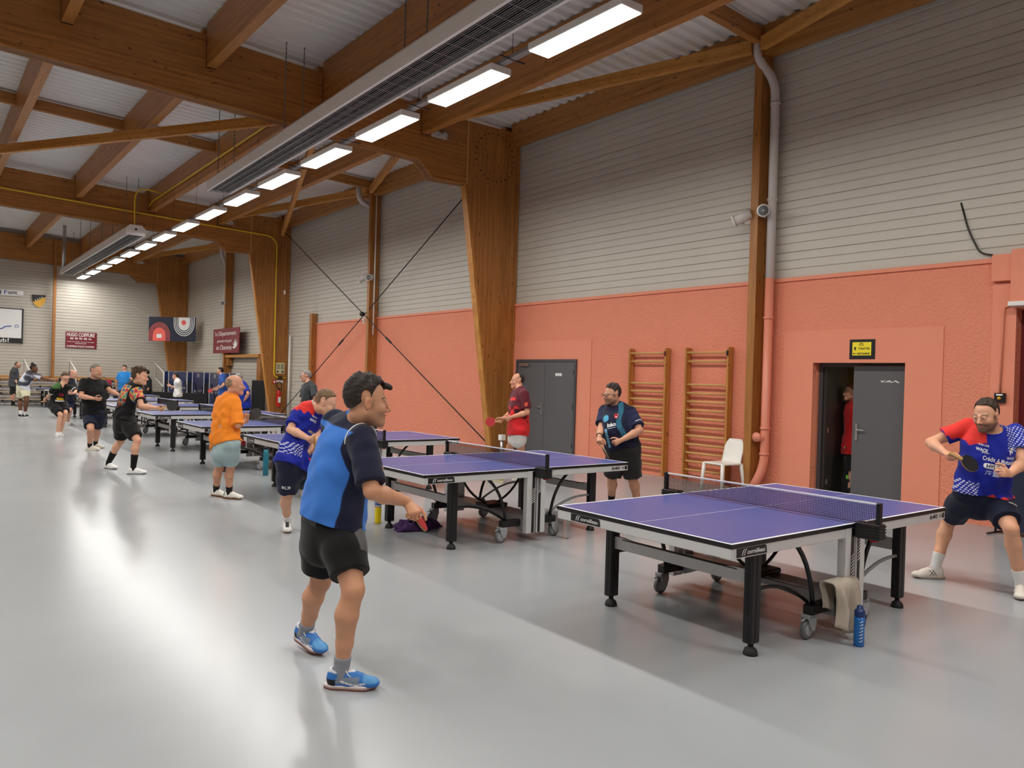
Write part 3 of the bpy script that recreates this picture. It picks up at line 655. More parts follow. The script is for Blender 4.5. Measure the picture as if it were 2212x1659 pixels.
# ------------------------------------------------------------------ table tennis tables
def arc(p0, p1, bulge, n=8):
    """curve from p0 to p1 bulging along the vector bulge"""
    p0, p1, bu = Vector(p0), Vector(p1), Vector(bulge)
    return [p0.lerp(p1,i/n)+bu*(4*(i/n)*(1-i/n)) for i in range(n+1)]
def make_table():
    T = thing('table_tennis_table','proto','table')
    HL, HW = 1.37, 0.7625
    for s in (-1,1):                                     # two half tops
        x0, x1 = (-HL,-0.004) if s < 0 else (0.004,HL)
        tp = MB().box(x0,x1,-HW,HW,0.738,0.7588,0.0015).build('half_top','table_blue',T)
        MB().box(x0-0.001 if s<0 else x0, x1 if s<0 else x1+0.001, -HW-0.001, HW+0.001, 0.733, 0.7572).build('edge_band','black',tp)
        ln = MB()
        ln.box(x0,x1,-HW,-HW+0.02,0.7585,0.7598).box(x0,x1,HW-0.02,HW,0.7585,0.7598)
        xe = -HL if s < 0 else HL-0.02
        ln.box(xe,xe+0.02,-HW+0.02,HW-0.02,0.7585,0.7598).box(x0+(0.02 if s<0 else 0),x1-(0 if s<0 else 0.02),-0.0015,0.0015,0.7585,0.7594)
        ln.build('white_lines','white_line',tp)
        # aluminium apron: end rail and two side rails per half
        ap = MB(); e0 = -HL+0.004 if s < 0 else HL-0.034
        ap.box(e0,e0+0.03,-HW+0.004,HW-0.004,0.668,0.733,0.003)
        xa, xb = (x0+0.034,x1-0.10) if s < 0 else (x0+0.10,x1-0.034)
        for yy in (-HW+0.004,HW-0.034): ap.box(xa,xb,yy,yy+0.03,0.668,0.733,0.003)
        ap.build('apron','alu',T)
        ub = MB(); ub.box(xa+0.1,xb,-0.03,0.03,0.68,0.735).box((xa+xb)/2-0.02,(xa+xb)/2+0.02,-HW+0.03,HW-0.03,0.69,0.735)
        ub.build('under_brace','black',T)
        for yy in (-0.61,0.61):                          # legs
            lx = s*0.94
            lg = MB(); lg.box(lx-0.045,lx+0.045,yy-0.033,yy+0.033,0.075,0.735,0.006)
            lo = lg.build('leg','black',T)
            MB().box(lx-0.006,lx+0.006,yy-0.0345,yy+0.0345,0.08,0.73).box(lx-0.0465,lx+0.0465,yy-0.004,yy+0.004,0.08,0.73).build('groove','black_rubber',lo)
            MB().lathe([(0.046,0.0),(0.046,0.012),(0.038,0.036),(0.018,0.05),(0.018,0.08)],14,(lx,yy,0)).build('foot','black_rubber',lo,True)
        rl = MB(); rx = s*0.94
        rl.prism([(-0.577,0.435),(0.577,0.435),(0.577,0.525),(0.50,0.525),(0.36,0.508),(-0.36,0.508),(-0.50,0.525),(-0.577,0.525)],'x',rx-0.012,rx+0.012)
        rl.build('leg_rail','alu',T)
        MB().box(rx-0.016,rx+0.016,-0.50,0.50,0.508,0.514).build('rail_cap','black',T)
        for yy in (-0.64,0.64):
            # curved strut from caster bracket to apron, and flat bow to the leg
            MB().tube(arc((s*0.30,yy,0.205),(s*0.60,yy,0.70),(-s*0.055,0,0.05)),0.016,8).build('curved_strut','black',T,True)
            ysg = -1 if yy < 0 else 1
            MB().tube(arc((s*0.28,yy-ysg*0.05,0.22),(s*0.90,yy-ysg*0.03,0.40),(0,0,0.055)),0.013,6).build('bow_strut','alu_dark' if s>0 else 'black',T,True)
            # caster
            b_ = MB().box(min(s*0.12,s*0.36),max(s*0.12,s*0.36),yy-0.035,yy+0.035,0.16,0.225,0.004).build('caster_bracket','black',T)
            cs = MB(); cx_ = s*0.345
            cs.prism([(cx_-0.045,0.16),(cx_+0.045,0.16),(cx_+0.05,0.115),(cx_+0.03,0.055),(cx_+0.0,0.055),(cx_-0.03,0.10)],'y',yy-0.033,yy-0.024)
            cs.prism([(cx_-0.045,0.16),(cx_+0.045,0.16),(cx_+0.05,0.115),(cx_+0.03,0.055),(cx_+0.0,0.055),(cx_-0.03,0.10)],'y',yy+0.024,yy+0.033)
            cs.box(cx_-0.045,cx_+0.045,yy-0.033,yy+0.033,0.135,0.162,0.004)
            co = cs.build('caster_fork','grey_plastic',T)
            MB().lathe([(0.045,-0.018),(0.062,-0.016),(0.065,-0.006),(0.065,0.006),(0.062,0.016),(0.045,0.018)],18,(cx_+s*0.015,yy,0.065),'y').build('wheel','wheel_grey',co,True)
            MB().lathe([(0.04,-0.0205),(0.044,-0.019),(0.044,0.019),(0.04,0.0205)],14,(cx_+s*0.015,yy,0.065),'y').build('hub','grey_plastic',co,True)
            MB().tube([(cx_+s*0.03,yy,0.14),(cx_+s*0.085,yy,0.128)],0.007,6).build('brake_lever','grey_plastic',co,True)
    # central pedestals below the net, one pair each side, and the low cross beam
    for ys in (-1,1):
        yo = ys*0.735
        for s in (-1,1):
            xa, xb = (-0.125,-0.012) if s < 0 else (0.012,0.125)
            pd = MB().box(xa,xb,yo-0.03,yo+0.03,0.09,0.735,0.003).build('pedestal','alu',T)
            xk = xa+0.012 if s > 0 else xb-0.052
            st = MB().box(xk if s>0 else xb-0.046, xk+0.034 if s>0 else xb-0.012, yo+ys*0.0295, yo+ys*0.032, 0.095, 0.73).build('dark_stripe','black',pd)
            zz = 0.40 if s < 0 else 0.50; ch = MB()
            for i in range(7):
                xc = (xk+0.017) if s > 0 else xb-0.029
                ch.raw([(xc-0.016,yo+ys*0.0335,zz+0.022*i),(xc+0.016,yo+ys*0.0335,zz+0.022*i+0.018),(xc+0.016,yo+ys*0.0335,zz+0.022*i+0.026),(xc-0.016,yo+ys*0.0335,zz+0.022*i+0.008)],[(0,1,2,3) if ys<0 else (3,2,1,0)])
            ch.build('chevrons','white_line',pd)
            MB().box(xa-0.002,xb+0.002,yo-0.032,yo+0.032,0.735,0.742).build('cap','black',pd)
    bm1 = MB()
    bm1.prism([(-0.70,0.13),(-0.62,0.13),(-0.45,0.19),(-0.2,0.225),(0.2,0.225),(0.45,0.19),(0.62,0.13),(0.70,0.13),(0.70,0.245),(-0.70,0.245)],'x',-0.13,-0.10)
    bm1.prism([(-0.70,0.13),(-0.62,0.13),(-0.45,0.19),(-0.2,0.225),(0.2,0.225),(0.45,0.19),(0.62,0.13),(0.70,0.13),(0.70,0.245),(-0.70,0.245)],'x',0.10,0.13)
    bm1.box(-0.13,0.13,-0.70,0.70,0.245,0.262)
    bm1.build('cross_beam','alu_dark',T)
    MB().box(-0.14,0.14,-0.12,0.12,0.262,0.30,0.01).build('latch_box','black',T)
    for s in (-1,1): MB().tube(arc((s*0.06,0.0,0.29),(s*0.45,0,0.70),(s*0.05,0,-0.05)),0.013,6).build('lift_arm','black',T,True)
    # net, tape, posts, clamps
    net = MB(); z0, z1, yn = 0.768, 0.905, 0.905; n = 150; hcell = 0.0122
    w = 0.0011
    for i in range(n+1):
        y = -yn+2*yn*i/n; net.box(-w,w,y-w,y+w,z0,z1)
    k = 0
    while z0+hcell*k <= z1: net.box(-w,w,-yn,yn,z0+hcell*k-w,z0+hcell*k+w); k += 1
    no = net.build('net','black',T); tag(no,kind='stuff')
    MB().box(-0.005,0.005,-yn,yn,0.902,0.9145,0.0015).build('net_tape','white_line',no)
    MB().tube([(0,-yn,0.769),(0,yn,0.769)],0.0025,6).build('net_cord','black',no)
    for ys in (-1,1):
        po = MB().box(-0.018,0.018,min(ys*0.905,ys*0.935),max(ys*0.905,ys*0.935),0.765,0.918,0.004).build('net_post','black',T)
        cl = MB().box(-0.035,0.055,min(ys*0.77,ys*0.94),max(ys*0.77,ys*0.94),0.668,0.775,0.006)
        co = cl.build('net_clamp','black',T)
        rb = MB()
        for i in range(5): rb.box(-0.038,0.058,min(ys*0.85,ys*0.9425),max(ys*0.85,ys*0.9425),0.675+0.02*i,0.683+0.02*i)
        rb.build('ribs','black_rubber',co)
        MB().box(0.0,0.04,min(ys*0.86,ys*0.90),max(ys*0.86,ys*0.90),0.652,0.668).build('release_button','red_plastic',co)
    # maker plates with lettering
    def plate(pos, xd, length, txt, name='maker_plate'):
        X = Vector(xd); P = Vector(pos); nrm = X.cross(Vector((0,0,1)))
        pl = MB().raw([P-X*length/2+Vector((0,0,-0.026)),P+X*length/2+Vector((0,0,-0.026)),P+X*(length/2-0.008)+Vector((0,0,0.018)),P+X*(length/2-0.02)+Vector((0,0,0.026)),P-X*length/2+Vector((0,0,0.026))],[(0,1,2,3,4)])
        o = pl.build(name,'sign_black',T)
        lettering_w(txt,length*0.58,0.026,P+X*length*0.13+nrm*0.0015,X,(0,0,1),'sign_white',o,shear=0.15,bold=0.01,depth=0.0004)
        sw = MB()
        for dx in (0,0.02):
            q = P-X*(length*0.33-dx)+nrm*0.001
            sw.raw([q+Vector((0,0,-0.018)),q+X*0.006+Vector((0,0,-0.018)),q+X*0.014+Vector((0,0,0.008)),q+X*0.03+Vector((0,0,0.02)),q+X*0.018+Vector((0,0,0.018)),q+X*0.006+Vector((0,0,0.006))],[(0,1,2,3,4,5)])
        sw.build('swoosh','sign_white',o)
    plate((-HL+0.0025,HW-0.30,0.7015),(0,-1,0),0.30,'cornilleau')
    plate((-HL+0.20,-HW+0.0025,0.7015),(1,0,0),0.30,'cornilleau')
    plate((HL-0.0025,-HW+0.30,0.7015),(0,1,0),0.30,'cornilleau')
    nb = lettering_w('640',0.13,0.034,(HL-0.20,-HW+0.0028,0.7015),(1,0,0),(0,0,1),'sign_black',T,bold=0.02,depth=0.0004); nb.name = 'number_print'
    MB().box(HL-0.055,HL-0.02,-HW+0.002,-HW+0.0038,0.682,0.72).build('black_square','sign_black',T)
    MB().box(HL-0.105,HL-0.065,-HW+0.002,-HW+0.0036,0.69,0.712).build('grey_tag','alu_dark',T)
    return T
table0 = make_table()
tables = [(3.719,2.660,-0.0085,'nearest blue table tennis table, with a towel and blue bottle below'),
 (3.748,6.062,0.004,'blue table tennis table with purple cloth under it, behind the nearest table'),
 (3.80,9.58,0.0,'blue table tennis table in front of the man in the orange shirt'),
 (3.70,12.78,0.0,'blue table tennis table in front of the player in the multicoloured shirt'),
 (3.80,16.38,0.0,'blue table tennis table beside the big man in the black T-shirt'),
 (3.80,20.05,0.0,'blue table tennis table in front of the boy in shirt 23'),
 (3.86,23.62,0.0,'blue table tennis table, third from the far end of the row'),
 (3.9,27.73,0.0,'blue table tennis table, second from the far end wall benches'),
 (3.87,35.6,0.0,'farthest blue table tennis table, right by the tiered benches')]
for i,(x,y,th,lab) in enumerate(tables):
    o = table0 if i == 0 else copy_tree(table0)
    c, s = math.cos(th), math.sin(th)
    o.location = (x+1.37*c-0.7625*s, y+1.37*s+0.7625*c, 0); o.rotation_euler = (0,0,th)
    tag(o, lab, 'table', 'table tennis tables in a row')

# folded tables parked at the back
def folded_table():
    T = thing('folded_table','proto','table')
    for s in (-1,1):
        tp = MB().box(s*0.10-0.011,s*0.10+0.011,-0.7625,0.7625,0.22,1.58).build('half_top','table_blue',T)
        MB().box(s*0.10-0.012,s*0.10+0.012,-0.765,0.765,1.575,1.60).box(s*0.10-0.012,s*0.10+0.012,-0.775,-0.76,0.2,1.6).box(s*0.10-0.012,s*0.10+0.012,0.76,0.775,0.2,1.6).build('edge_band','alu',tp)
        MB().box(s*0.112-0.001,s*0.112+0.001,-0.0015,0.0015,0.22,1.57).build('white_lines','white_line',tp)
        MB().box(s*0.112-0.0015,s*0.112+0.0015,-0.32,-0.06,1.38,1.54).build('paper_label','sign_white',T)
        MB().box(min(s*0.13,s*0.17),max(s*0.13,s*0.17),-0.62,0.62,0.78,0.87).build('leg_rail','alu',T)
        for yy in (-0.6,0.6):
            MB().tube(arc((s*0.14,yy,1.15),(s*0.36,yy,0.10),(s*0.02,0,0.0)),0.022,8).build('curved_strut','black',T,True)
            MB().lathe([(0.05,-0.02),(0.065,-0.01),(0.065,0.01),(0.05,0.02)],14,(s*0.36,yy,0.065),'y').build('wheel','wheel_grey',T,True)
    for yy in (-0.7,0.7): MB().box(-0.06,0.06,yy-0.03,yy+0.03,0.12,1.2).build('pedestal','black',T)
    return T
ft0 = folded_table()
for i,(x,y,rz_,lab) in enumerate(((9.55,37.2,-0.75,'folded blue table on wheels behind the white-shirted woman'),(9.2,32.6,-0.62,'folded blue table, first of the pair left of the tall pale downpipe'),(9.85,32.2,-0.62,'folded blue table, second of the pair by the tall pale downpipe'),
        (9.25,30.6,-0.60,'folded blue table behind the man in the plain blue T-shirt'),(9.7,29.7,-0.60,'folded blue table nearest the extinguisher column'))):
    o = ft0 if i == 0 else copy_tree(ft0); o.location = (x,y,0); o.rotation_euler = (0,0,rz_); tag(o,lab,'table','folded tables parked by the far right wall')

# barriers
def barrier(p0, p1, h, lab, mat='black_cloth'):
    p0, p1 = Vector((*p0,0)), Vector((*p1,0)); d = (p1-p0).normalized(); r = thing('court_barrier',lab,'barrier',(p0+p1)/2)
    n = d.cross(Vector((0,0,1)))
    MB().obox((p0+p1)/2+Vector((0,0,h/2+0.03)),d,n,(0,0,1),(p1-p0).length/2-0.02,0.006,h/2-0.03).build('fabric',mat,r,world=True)
    MB().tube([p0+Vector((0,0,0.02)),p0+Vector((0,0,h)),p1+Vector((0,0,h)),p1+Vector((0,0,0.02))],0.012,6).build('frame','steel_dark',r,True,True)
    for p in (p0,p1): MB().tube([p-n*0.18+Vector((0,0,0.015)),p+n*0.18+Vector((0,0,0.015))],0.012,6).build('foot','steel_dark',r,True,True)
barrier((7.2,31.4),(8.75,29.6),0.80,'black court barrier in front of the white-shirted woman')
barrier((10.12,28.75),(10.38,28.15),1.35,'tall black court barrier leaning by the timber frame')
barrier((10.25,3.62),(9.95,1.4),0.95,'navy court barrier at the right edge behind the bearded player','navy_cloth')
MB_ = None
# wooden surround and maroon sign on the far right wall
r = thing('timber_surround','timber frame around the pale roller door by the extinguisher column','frame',(10.6,31.2,0))
MB().box(10.45,10.70,29.1,33.03,2.24,2.36).build('header','brightwood_y',r,world=True); MB().box(10.5,10.70,29.0,29.4,0,2.3).build('jamb','glulam_z',r,world=True)
MB().box(10.5,10.7,32.8,33.03,1.9,2.24).build('corbel','glulam_z',r,world=True)
sg = thing('wall_sign','maroon sign with white lettering and leaf emblem on the right wall','sign',(10.35,32.6,2.42))
MB().box(10.34,10.37,31.02,34.35,2.42,3.46).build('panel','sign_maroon',sg,world=True)
for txt, w_, h_, z, yc in (('Le Département',2.7,0.23,3.22,32.75),('partenaire du sport',1.9,0.17,2.92,32.85),('en Charente',2.0,0.20,2.66,32.9)):
    lettering_w(txt,w_,h_,(10.336,yc,z),(0,-1,0),(0,0,1),'sign_white',sg,bold=0.0)
lfm = MB()
for i in range(6):
    a = math.radians(35+28*i); c = Vector((10.335,31.45,2.62)); d = Vector((0,-math.cos(a)*0.9,math.sin(a))); n_ = Vector((0,d.z,-d.y))
    lfm.raw([c,c+d*0.2+n_*0.05,c+d*0.42,c+d*0.2-n_*0.05],[(0,3,2,1)])
lfm.build('leaf_emblem','sign_white',sg,world=True)
# notice, extinguisher
nt_ = thing('notice_board','framed cream notice on the extinguisher column','notice',(10.43,26.82,1.62)); MB().box(10.262,10.60,26.815,26.83,1.62,2.03).build('frame','gold',nt_,world=True); MB().box(10.275,10.585,26.808,26.816,1.635,2.015).build('sheet','sign_cream',nt_,world=True)
tx = MB()
for i in range(6): tx.box(10.30,10.41,26.805,26.809,1.95-0.03*i,1.965-0.03*i).box(10.45,10.56,26.805,26.809,1.95-0.03*i,1.965-0.03*i)
tx.box(10.30,10.37,26.805,26.809,1.66,1.74).box(10.48,10.56,26.805,26.809,1.66,1.74).build('print','door_grey',nt_,world=True)
sgx = thing('extinguisher_sign','small white and red sign above the fire extinguisher','sign',(10.36,26.82,1.27)); MB().box(10.17,10.29,26.812,26.822,1.27,1.40).build('pictogram','red_paint',sgx,world=True); MB().box(10.20,10.26,26.809,26.812,1.30,1.37).build('pictogram_mark','sign_white',sgx,world=True); MB().box(10.30,10.55,26.812,26.822,1.31,1.385).build('text_plate','sign_white',sgx,world=True)
ex = thing('fire_extinguisher','red fire extinguisher with black hose on the timber column','extinguisher',(10.36,26.7,0.44))
MB().lathe([(0.06,0.44),(0.078,0.46),(0.08,0.5),(0.08,0.92),(0.07,0.99),(0.03,1.04),(0.025,1.08)],16,(10.36,26.7,0)).build('cylinder','red_paint',ex,True,True)
MB().tube(smooth_path([(10.36,26.7,1.09),(10.25,26.66,1.2),(10.27,26.66,1.33),(10.42,26.66,1.33),(10.45,26.65,1.15),(10.43,26.64,1.0)]),0.014,8).build('hose','black_rubber',ex,True,True)
MB().box(10.33,10.42,26.67,26.73,1.06,1.11).build('valve','black',ex,world=True); MB().box(10.31,10.40,26.615,26.623,0.60,0.80).build('label','sign_white',ex,world=True)
MB().box(10.33,10.39,26.77,26.85,0.8,0.9).build('wall_bracket','steel_dark',ex,world=True)
# white plastic chair behind the near post
ch = thing('plastic_chair','white moulded plastic chair against the wall bars','chair',(10.20,7.52,0))
seat = MB(); 
for (x,y,dx,dy) in ((-0.20,0.20,-0.02,0.03),(0.20,0.20,0.02,0.03),(-0.20,-0.20,-0.02,-0.06),(0.20,-0.20,0.02,-0.06)):
    MB().tube([(x,y,0.43),(x+dx*0.6,y+dy*0.6,0.2),(x+dx,y+dy,0.0)],[0.03,0.026,0.022],8).build('leg','white_plastic',ch,True)
MB().box(-0.22,0.22,-0.22,0.22,0.42,0.45,0.012).build('seat','white_plastic',ch)
bk = MB(); nn = 8
v = []; 
for j in range(7):
    t = j/6; z = 0.45+0.37*t; y = -0.21-0.09*t; hw = 0.20*(1-0.35*max(0,(t-0.6)/0.4)**2)
    for i in range(nn+1):
        s_ = -1+2*i/nn; v.append((hw*s_,y+0.03*s_*s_,z)); 
for q in list(v): v.append((q[0],q[1]-0.014,q[2]))
f = []; W_ = nn+1; K = 7*W_
for j in range(6):
    for i in range(nn):
        a = j*W_+i; f.append((a,a+1,a+W_+1,a+W_)); f.append((K+a,K+a+W_,K+a+W_+1,K+a+1))
for i in range(nn): f.append((6*W_+i,6*W_+i+1,K+6*W_+i+1,K+6*W_+i))
for j in range(6): f.append((j*W_,(j+1)*W_,K+(j+1)*W_,K+j*W_)); f.append((j*W_+nn,K+j*W_+nn,K+(j+1)*W_+nn,(j+1)*W_+nn))
bk.raw(v,f).build('backrest','white_plastic',ch,True)
ch.rotation_euler = (0,0,math.radians(82))

# small post beside the double-door column
bp_ = thing('floor_post','short pale capped post beside the tapered column','post',(10.0,13.05,0)); MB().tube([(10.0,13.05,0),(10.0,13.05,0.36)],0.035,10).build('tube','metal',bp_,True,True); MB().box(9.94,10.06,12.99,13.11,0.36,0.48,0.008).build('cap','white_plastic',bp_,world=True)

# bottles
def bottle(loc, kind, lab):
    r = thing('bottle',lab,'bottle',loc)
    if kind == 'sport':
        MB().lathe([(0.036,0),(0.040,0.008),(0.040,0.17),(0.037,0.19),(0.040,0.20),(0.040,0.245)],18).build('body','blue_bottle',r,True)
        MB().lathe([(0.038,0.245),(0.041,0.25),(0.041,0.295),(0.03,0.305),(0.022,0.312),(0.022,0.335),(0.016,0.34)],18).build('cap','dark_blue_cap',r,True)
        MB().tube([(0.04,0,0.28),(0.062,0,0.25),(0.05,0,0.16)],0.006,6).build('strap','dark_blue_cap',r,True)
        mk = MB()
        for i in range(7):
            z = 0.045+0.027*i
            mk.box(-0.030,-0.014,-0.0408,-0.036,z,z+0.004).box(-0.012,-0.002,-0.0412,-0.038,z+0.004,z+0.013)
        mk.build('scale_print','sign_white',r)
    else:
        liq = kind == 'yellow'
        prof = [(0.032,0),(0.038,0.008)]
        for i in range(8): prof += [(0.038,0.03+0.02*i),(0.0355,0.04+0.02*i)]
        prof += [(0.038,0.20),(0.036,0.24),(0.024,0.285),(0.014,0.30),(0.014,0.315)]
        if liq:
            MB().lathe(prof[:18],18).build('drink','yellow_drink',r,True); MB().lathe(prof[17:],18).build('shell','clear_plastic',r,True)
        else: MB().lathe(prof,18).build('shell','clear_plastic',r,True)
        MB().lathe([(0.0392,0.205),(0.0385,0.25)],18).build('label','blue_label',r,True)
        MB().lathe([(0.016,0.31),(0.016,0.332)],12).build('cap','sign_white' if liq else 'blue_label',r,True)
    return r
o = bottle((4.898,2.505,0),'sport','translucent blue sports bottle standing by the nearest table'); o.rotation_euler = (0,0,-0.35); o.scale = (.82,.82,.78)
bottle((4.19,7.73,0),'yellow','bottle of yellow drink behind the front player'); bottle((5.51,6.02,0),'clear','clear ribbed water bottle under the second table')
bt = thing('bottle','teal drinking flask beside the orange-shirted man','bottle',(4.55,12.2,0)); MB().lathe([(0.04,0),(0.045,0.01),(0.045,0.38),(0.03,0.42)],14).build('body','teal_plastic',bt,True); MB().lathe([(0.032,0.42),(0.032,0.47)],12).build('cap','black',bt,True)

# draped cloths
def heap(name, pts_r, mat, lab, cat, seed, loc, n=36, m=14):
    """crumpled cloth: a lumpy closed surface"""
    rnd = np.random.RandomState(seed); V = []; F_ = []
    ph = rnd.rand(8)*6.28
    for j in range(m+1):
        t = j/m*math.pi
        for i in range(n):
            a = 2*math.pi*i/n
            k = 1+0.13*math.sin(5*a+ph[0]+3*t)+0.10*math.sin(9*a+ph[1]-5*t)+0.09*math.sin(13*a+ph[2]+8*t)+0.07*math.sin(17*t+ph[3]+2*a)
            x,y,z = pts_r[0]*math.sin(t)*math.cos(a)*k, pts_r[1]*math.sin(t)*math.sin(a)*k, pts_r[2]*max(0.0,math.cos(t)+0.15)*k
            V.append((x,y,max(z,0.002)))
    for j in range(m):
        for i in range(n): F_.append((j*n+i,(j+1)*n+i,(j+1)*n+(i+1)%n,j*n+(i+1)%n))
    o = put(name, mesh_from(name,V,F_,True), mat); o.location = loc
    return tag(o,lab,cat)
heap('cloth','' or (0.26,0.13,0.10),'purple_cloth','crumpled purple cloth on the floor beside a table leg','cloth',3,(4.40,7.22,0))
def draped(name, mat, lab, cat, loc, w, drop_a, drop_b, thick, seed, rz_=0, strips=5):
    """a towel hung over a bar: two hanging sides with folds"""
    rnd = np.random.RandomState(seed); V=[]; F_=[]; nu, nv = 26, 24
    ph = rnd.rand(6)*6.28
    for j in range(nv+1):
        s = j/nv; L_ = drop_a+drop_b; q = s*L_-drop_a
        for i in range(nu+1):
            u = -1+2*i/nu
            hang = max(abs(q)-0.05,0); side = 1 if q > 0 else -1
            fold = (0.030*math.sin(5*u+ph[0]+(1.2 if side>0 else 0))+0.016*math.sin(11*u+ph[1]))*min(1,hang*5)
            y = side*min(abs(q),0.05)*0.9+side*0.014+fold; z = -max(abs(q)-0.03,0)*(1+0.10*math.sin(3*u+ph[2]))
            x = u*w/2*(1-0.32*min(1,hang*2.5)*(1 if side<0 else 0.55))+0.02*math.sin(9*s+ph[3])
            V.append((x,y,z))
    for j in range(nv):
        for i in range(nu):
            a = j*(nu+1)+i; F_.append((a,a+1,a+nu+2,a+nu+1))
    o = put(name, mesh_from(name,V,F_,True), mat); o.location = loc; o.rotation_euler = (0,0,rz_)
    md = o.modifiers.new('thick','SOLIDIFY'); md.thickness = thick; md.offset = 0
    return tag(o,lab,cat)
draped('towel','towel','beige towel hanging from the caster bracket of the nearest table','towel',(4.93,2.66,0.40),0.30,0.36,0.24,0.008,5,0.0)
draped('towel','green_cloth','dark green cloth hanging under the table beside the man in black','towel',(4.75,18.2,0.66),0.45,0.30,0.25,0.01,9,1.2)
# bags on tables / benches
def bag(lab, loc, size, mat, rz_=0, strap='black'):
    r = thing('sports_bag',lab,'bag',loc,rz_); x,y,z = size
    MB().prism([(-y/2,0),(y/2,0),(y/2*0.96,z*0.6),(y/2*0.6,z),(-y/2*0.6,z),(-y/2*0.96,z*0.6)],'x',-x/2,x/2).build('bag_body',mat,r)
    MB().tube(arc((-x*0.25,0,z),(x*0.25,0,z),(0,0,z*0.35)),0.012,6).build('strap',strap,r,True)
    MB().box(-x*0.3,x*0.3,-y/2-0.012,-y/2,z*0.15,z*0.55).build('pocket',strap,r)
bag('grey and black bag stored on the cross beam under the fourth table',(5.0,13.3,0.262),(0.2,0.5,0.30),'bag_grey')
bag('red-trimmed grey bag on the floor beneath the fifth table',(5.72,17.1,0.0),(0.34,0.3,0.32),'bag_grey',0.3,'bag_red')
bag('dark bag sitting on the tiered benches behind the reaching woman',(5.45,38.9,0.80),(0.6,0.3,0.35),'navy_cloth',0.1)
bag('red bag sitting on the tiered benches behind the balding man',(6.9,38.9,0.80),(0.6,0.35,0.32),'bag_red',0.1)

# ------------------------------------------------------------------ far end: tiered benches, rails, signs
for k in range(4):
    yb = 37.6+0.55*k; zb = 0.22+0.29*k
    r = thing('bench_tier','%s tier of the long wooden benches at the end wall' % ('lowest','second','third','top')[k],'bench',(3.0,yb,0))
    MB().box(-7.5,8.9,yb,yb+0.26,zb,zb+0.03).build('plank','pale_plank',r,world=True)
    MB().box(-7.5,8.9,yb-0.26,yb-0.02,max(zb-0.16,0.02),max(zb-0.16,0.02)+0.02).build('foot_board','alu',r,world=True)
    for i in range(12):
        x = -7.2+1.45*i
        MB().box(x,x+0.05,yb+0.04,yb+0.09,0,zb).build('support','alu',r,world=True)
        MB().box(x-0.02,x+0.07,yb+0.0,yb+0.03,zb-0.08,zb).build('bracket','black',r,world=True)
    MB().box(-7.5,8.9,yb+0.235,yb+0.245,max(0.02,zb-0.30),zb-0.08).build('riser','pipe_grey',r,world=True)
centred(MB().box(-7.5,9.0,39.86,39.94,1.02,1.20),'back_board','brightwood_x','long orange wooden back board on the end wall behind the benches','board')
for x, lab in ((3.82,'white stair rail beside the man in grey'),(5.55,'white stair rail behind the boy in shirt 23'),(9.1,'white stair rail in front of the corner column')):
    r = thing('handrail',lab,'handrail',(x,38.0,0))
    MB().tube([(x,39.0,0.9),(x,39.0,1.95),(x+0.05,37.6,1.50),(x+0.05,37.6,0.0)],0.025,8).build('rail','white_paint',r,True,True)
    MB().tube([(x,39.0,1.25),(x+0.05,37.6,0.85)],0.02,8).build('mid_rail','white_paint',r,True,True)
def esign(name, lab, x0, x1, z0, z1, mat, cat='sign', y=39.97):
    r = thing(name,lab,cat,((x0+x1)/2,y,z0)); MB().box(x0,x1,y-0.02,y,z0,z1).build('panel',mat,r,world=True); return r
EX, EZ = (1,0,0), (0,0,1)
s_ = esign('wall_sign','maroon hairdresser sign with white lettering on the end wall',5.505,6.765,2.515,3.255,'sign_maroon')
for txt,w_,h_,z in (('HUGO COIFFURE',1.12,0.17,3.13),('05 45 95 48 16',0.86,0.10,2.955),('153 BIS, RUE DE PARIS - PLACE VICTOR HUGO',1.10,0.04,2.80),('16000 ANGOULEME',0.45,0.04,2.73),('COIFFEUR POUR HOMMES',1.12,0.08,2.595)):
    lettering_w(txt,w_,h_,(6.11,39.948,z),EX,EZ,'sign_white',s_,bold=0.02)
sc_ = MB().tube([(6.60,39.947,2.98),(6.66,39.947,2.92),(6.70,39.947,2.90)],0.008,5); sc_.tube([(6.70,39.947,2.99),(6.65,39.947,2.93),(6.62,39.947,2.89)],0.008,5).build('scissors_mark','sign_white',s_,True)
s_ = esign('name_board','white name strip with dark letters high on the end wall',2.2,3.84,4.68,4.93,'sign_white')
lettering_w('Grand',0.72,0.19,(2.66,39.948,4.81),EX,EZ,'sign_black',s_,bold=0.012); lettering_w('F',0.11,0.16,(3.18,39.948,4.82),EX,EZ,'pen_blue',s_,bold=0.012); lettering_w('ont',0.34,0.15,(3.44,39.948,4.82),EX,EZ,'sign_black',s_,bold=0.012)
MB().box(3.60,3.84,39.945,39.95,4.69,4.74).build('tail_mark','pipe_grey',s_,world=True)
sh = thing('shield_sign','black and gold shield emblem on the end wall','sign',(4.42,39.97,4.22))
P_ = [(4.16,4.80),(4.68,4.82),(4.68,4.56),(4.62,4.40),(4.44,4.24),(4.27,4.36),(4.19,4.52)]
MB().prism([(x,z) for x,z in P_],'y',39.95,39.97).build('gold_field','gold',sh,world=True)
MB().prism([(4.155,4.805),(4.685,4.825),(4.69,4.745),(4.23,4.49),(4.185,4.53)],'y',39.94,39.95).build('black_field','sign_black',sh,world=True)
mk = MB()
for i in range(4): mk.obox((4.29+0.085*i,39.938,4.565+0.048*i),(0.87,0,0.49),(-0.49,0,0.87),(0,-1,0),0.022,0.022,0.002)
mk.build('white_marks','sign_white',sh,world=True)
wb_ = thing('white_board','white board with a blue line drawing and black lower band on the end wall','board',(2.3,39.97,2.62))
MB().box(0.6,3.845,39.93,39.97,2.615,4.12).build('board','sign_white',wb_,world=True)
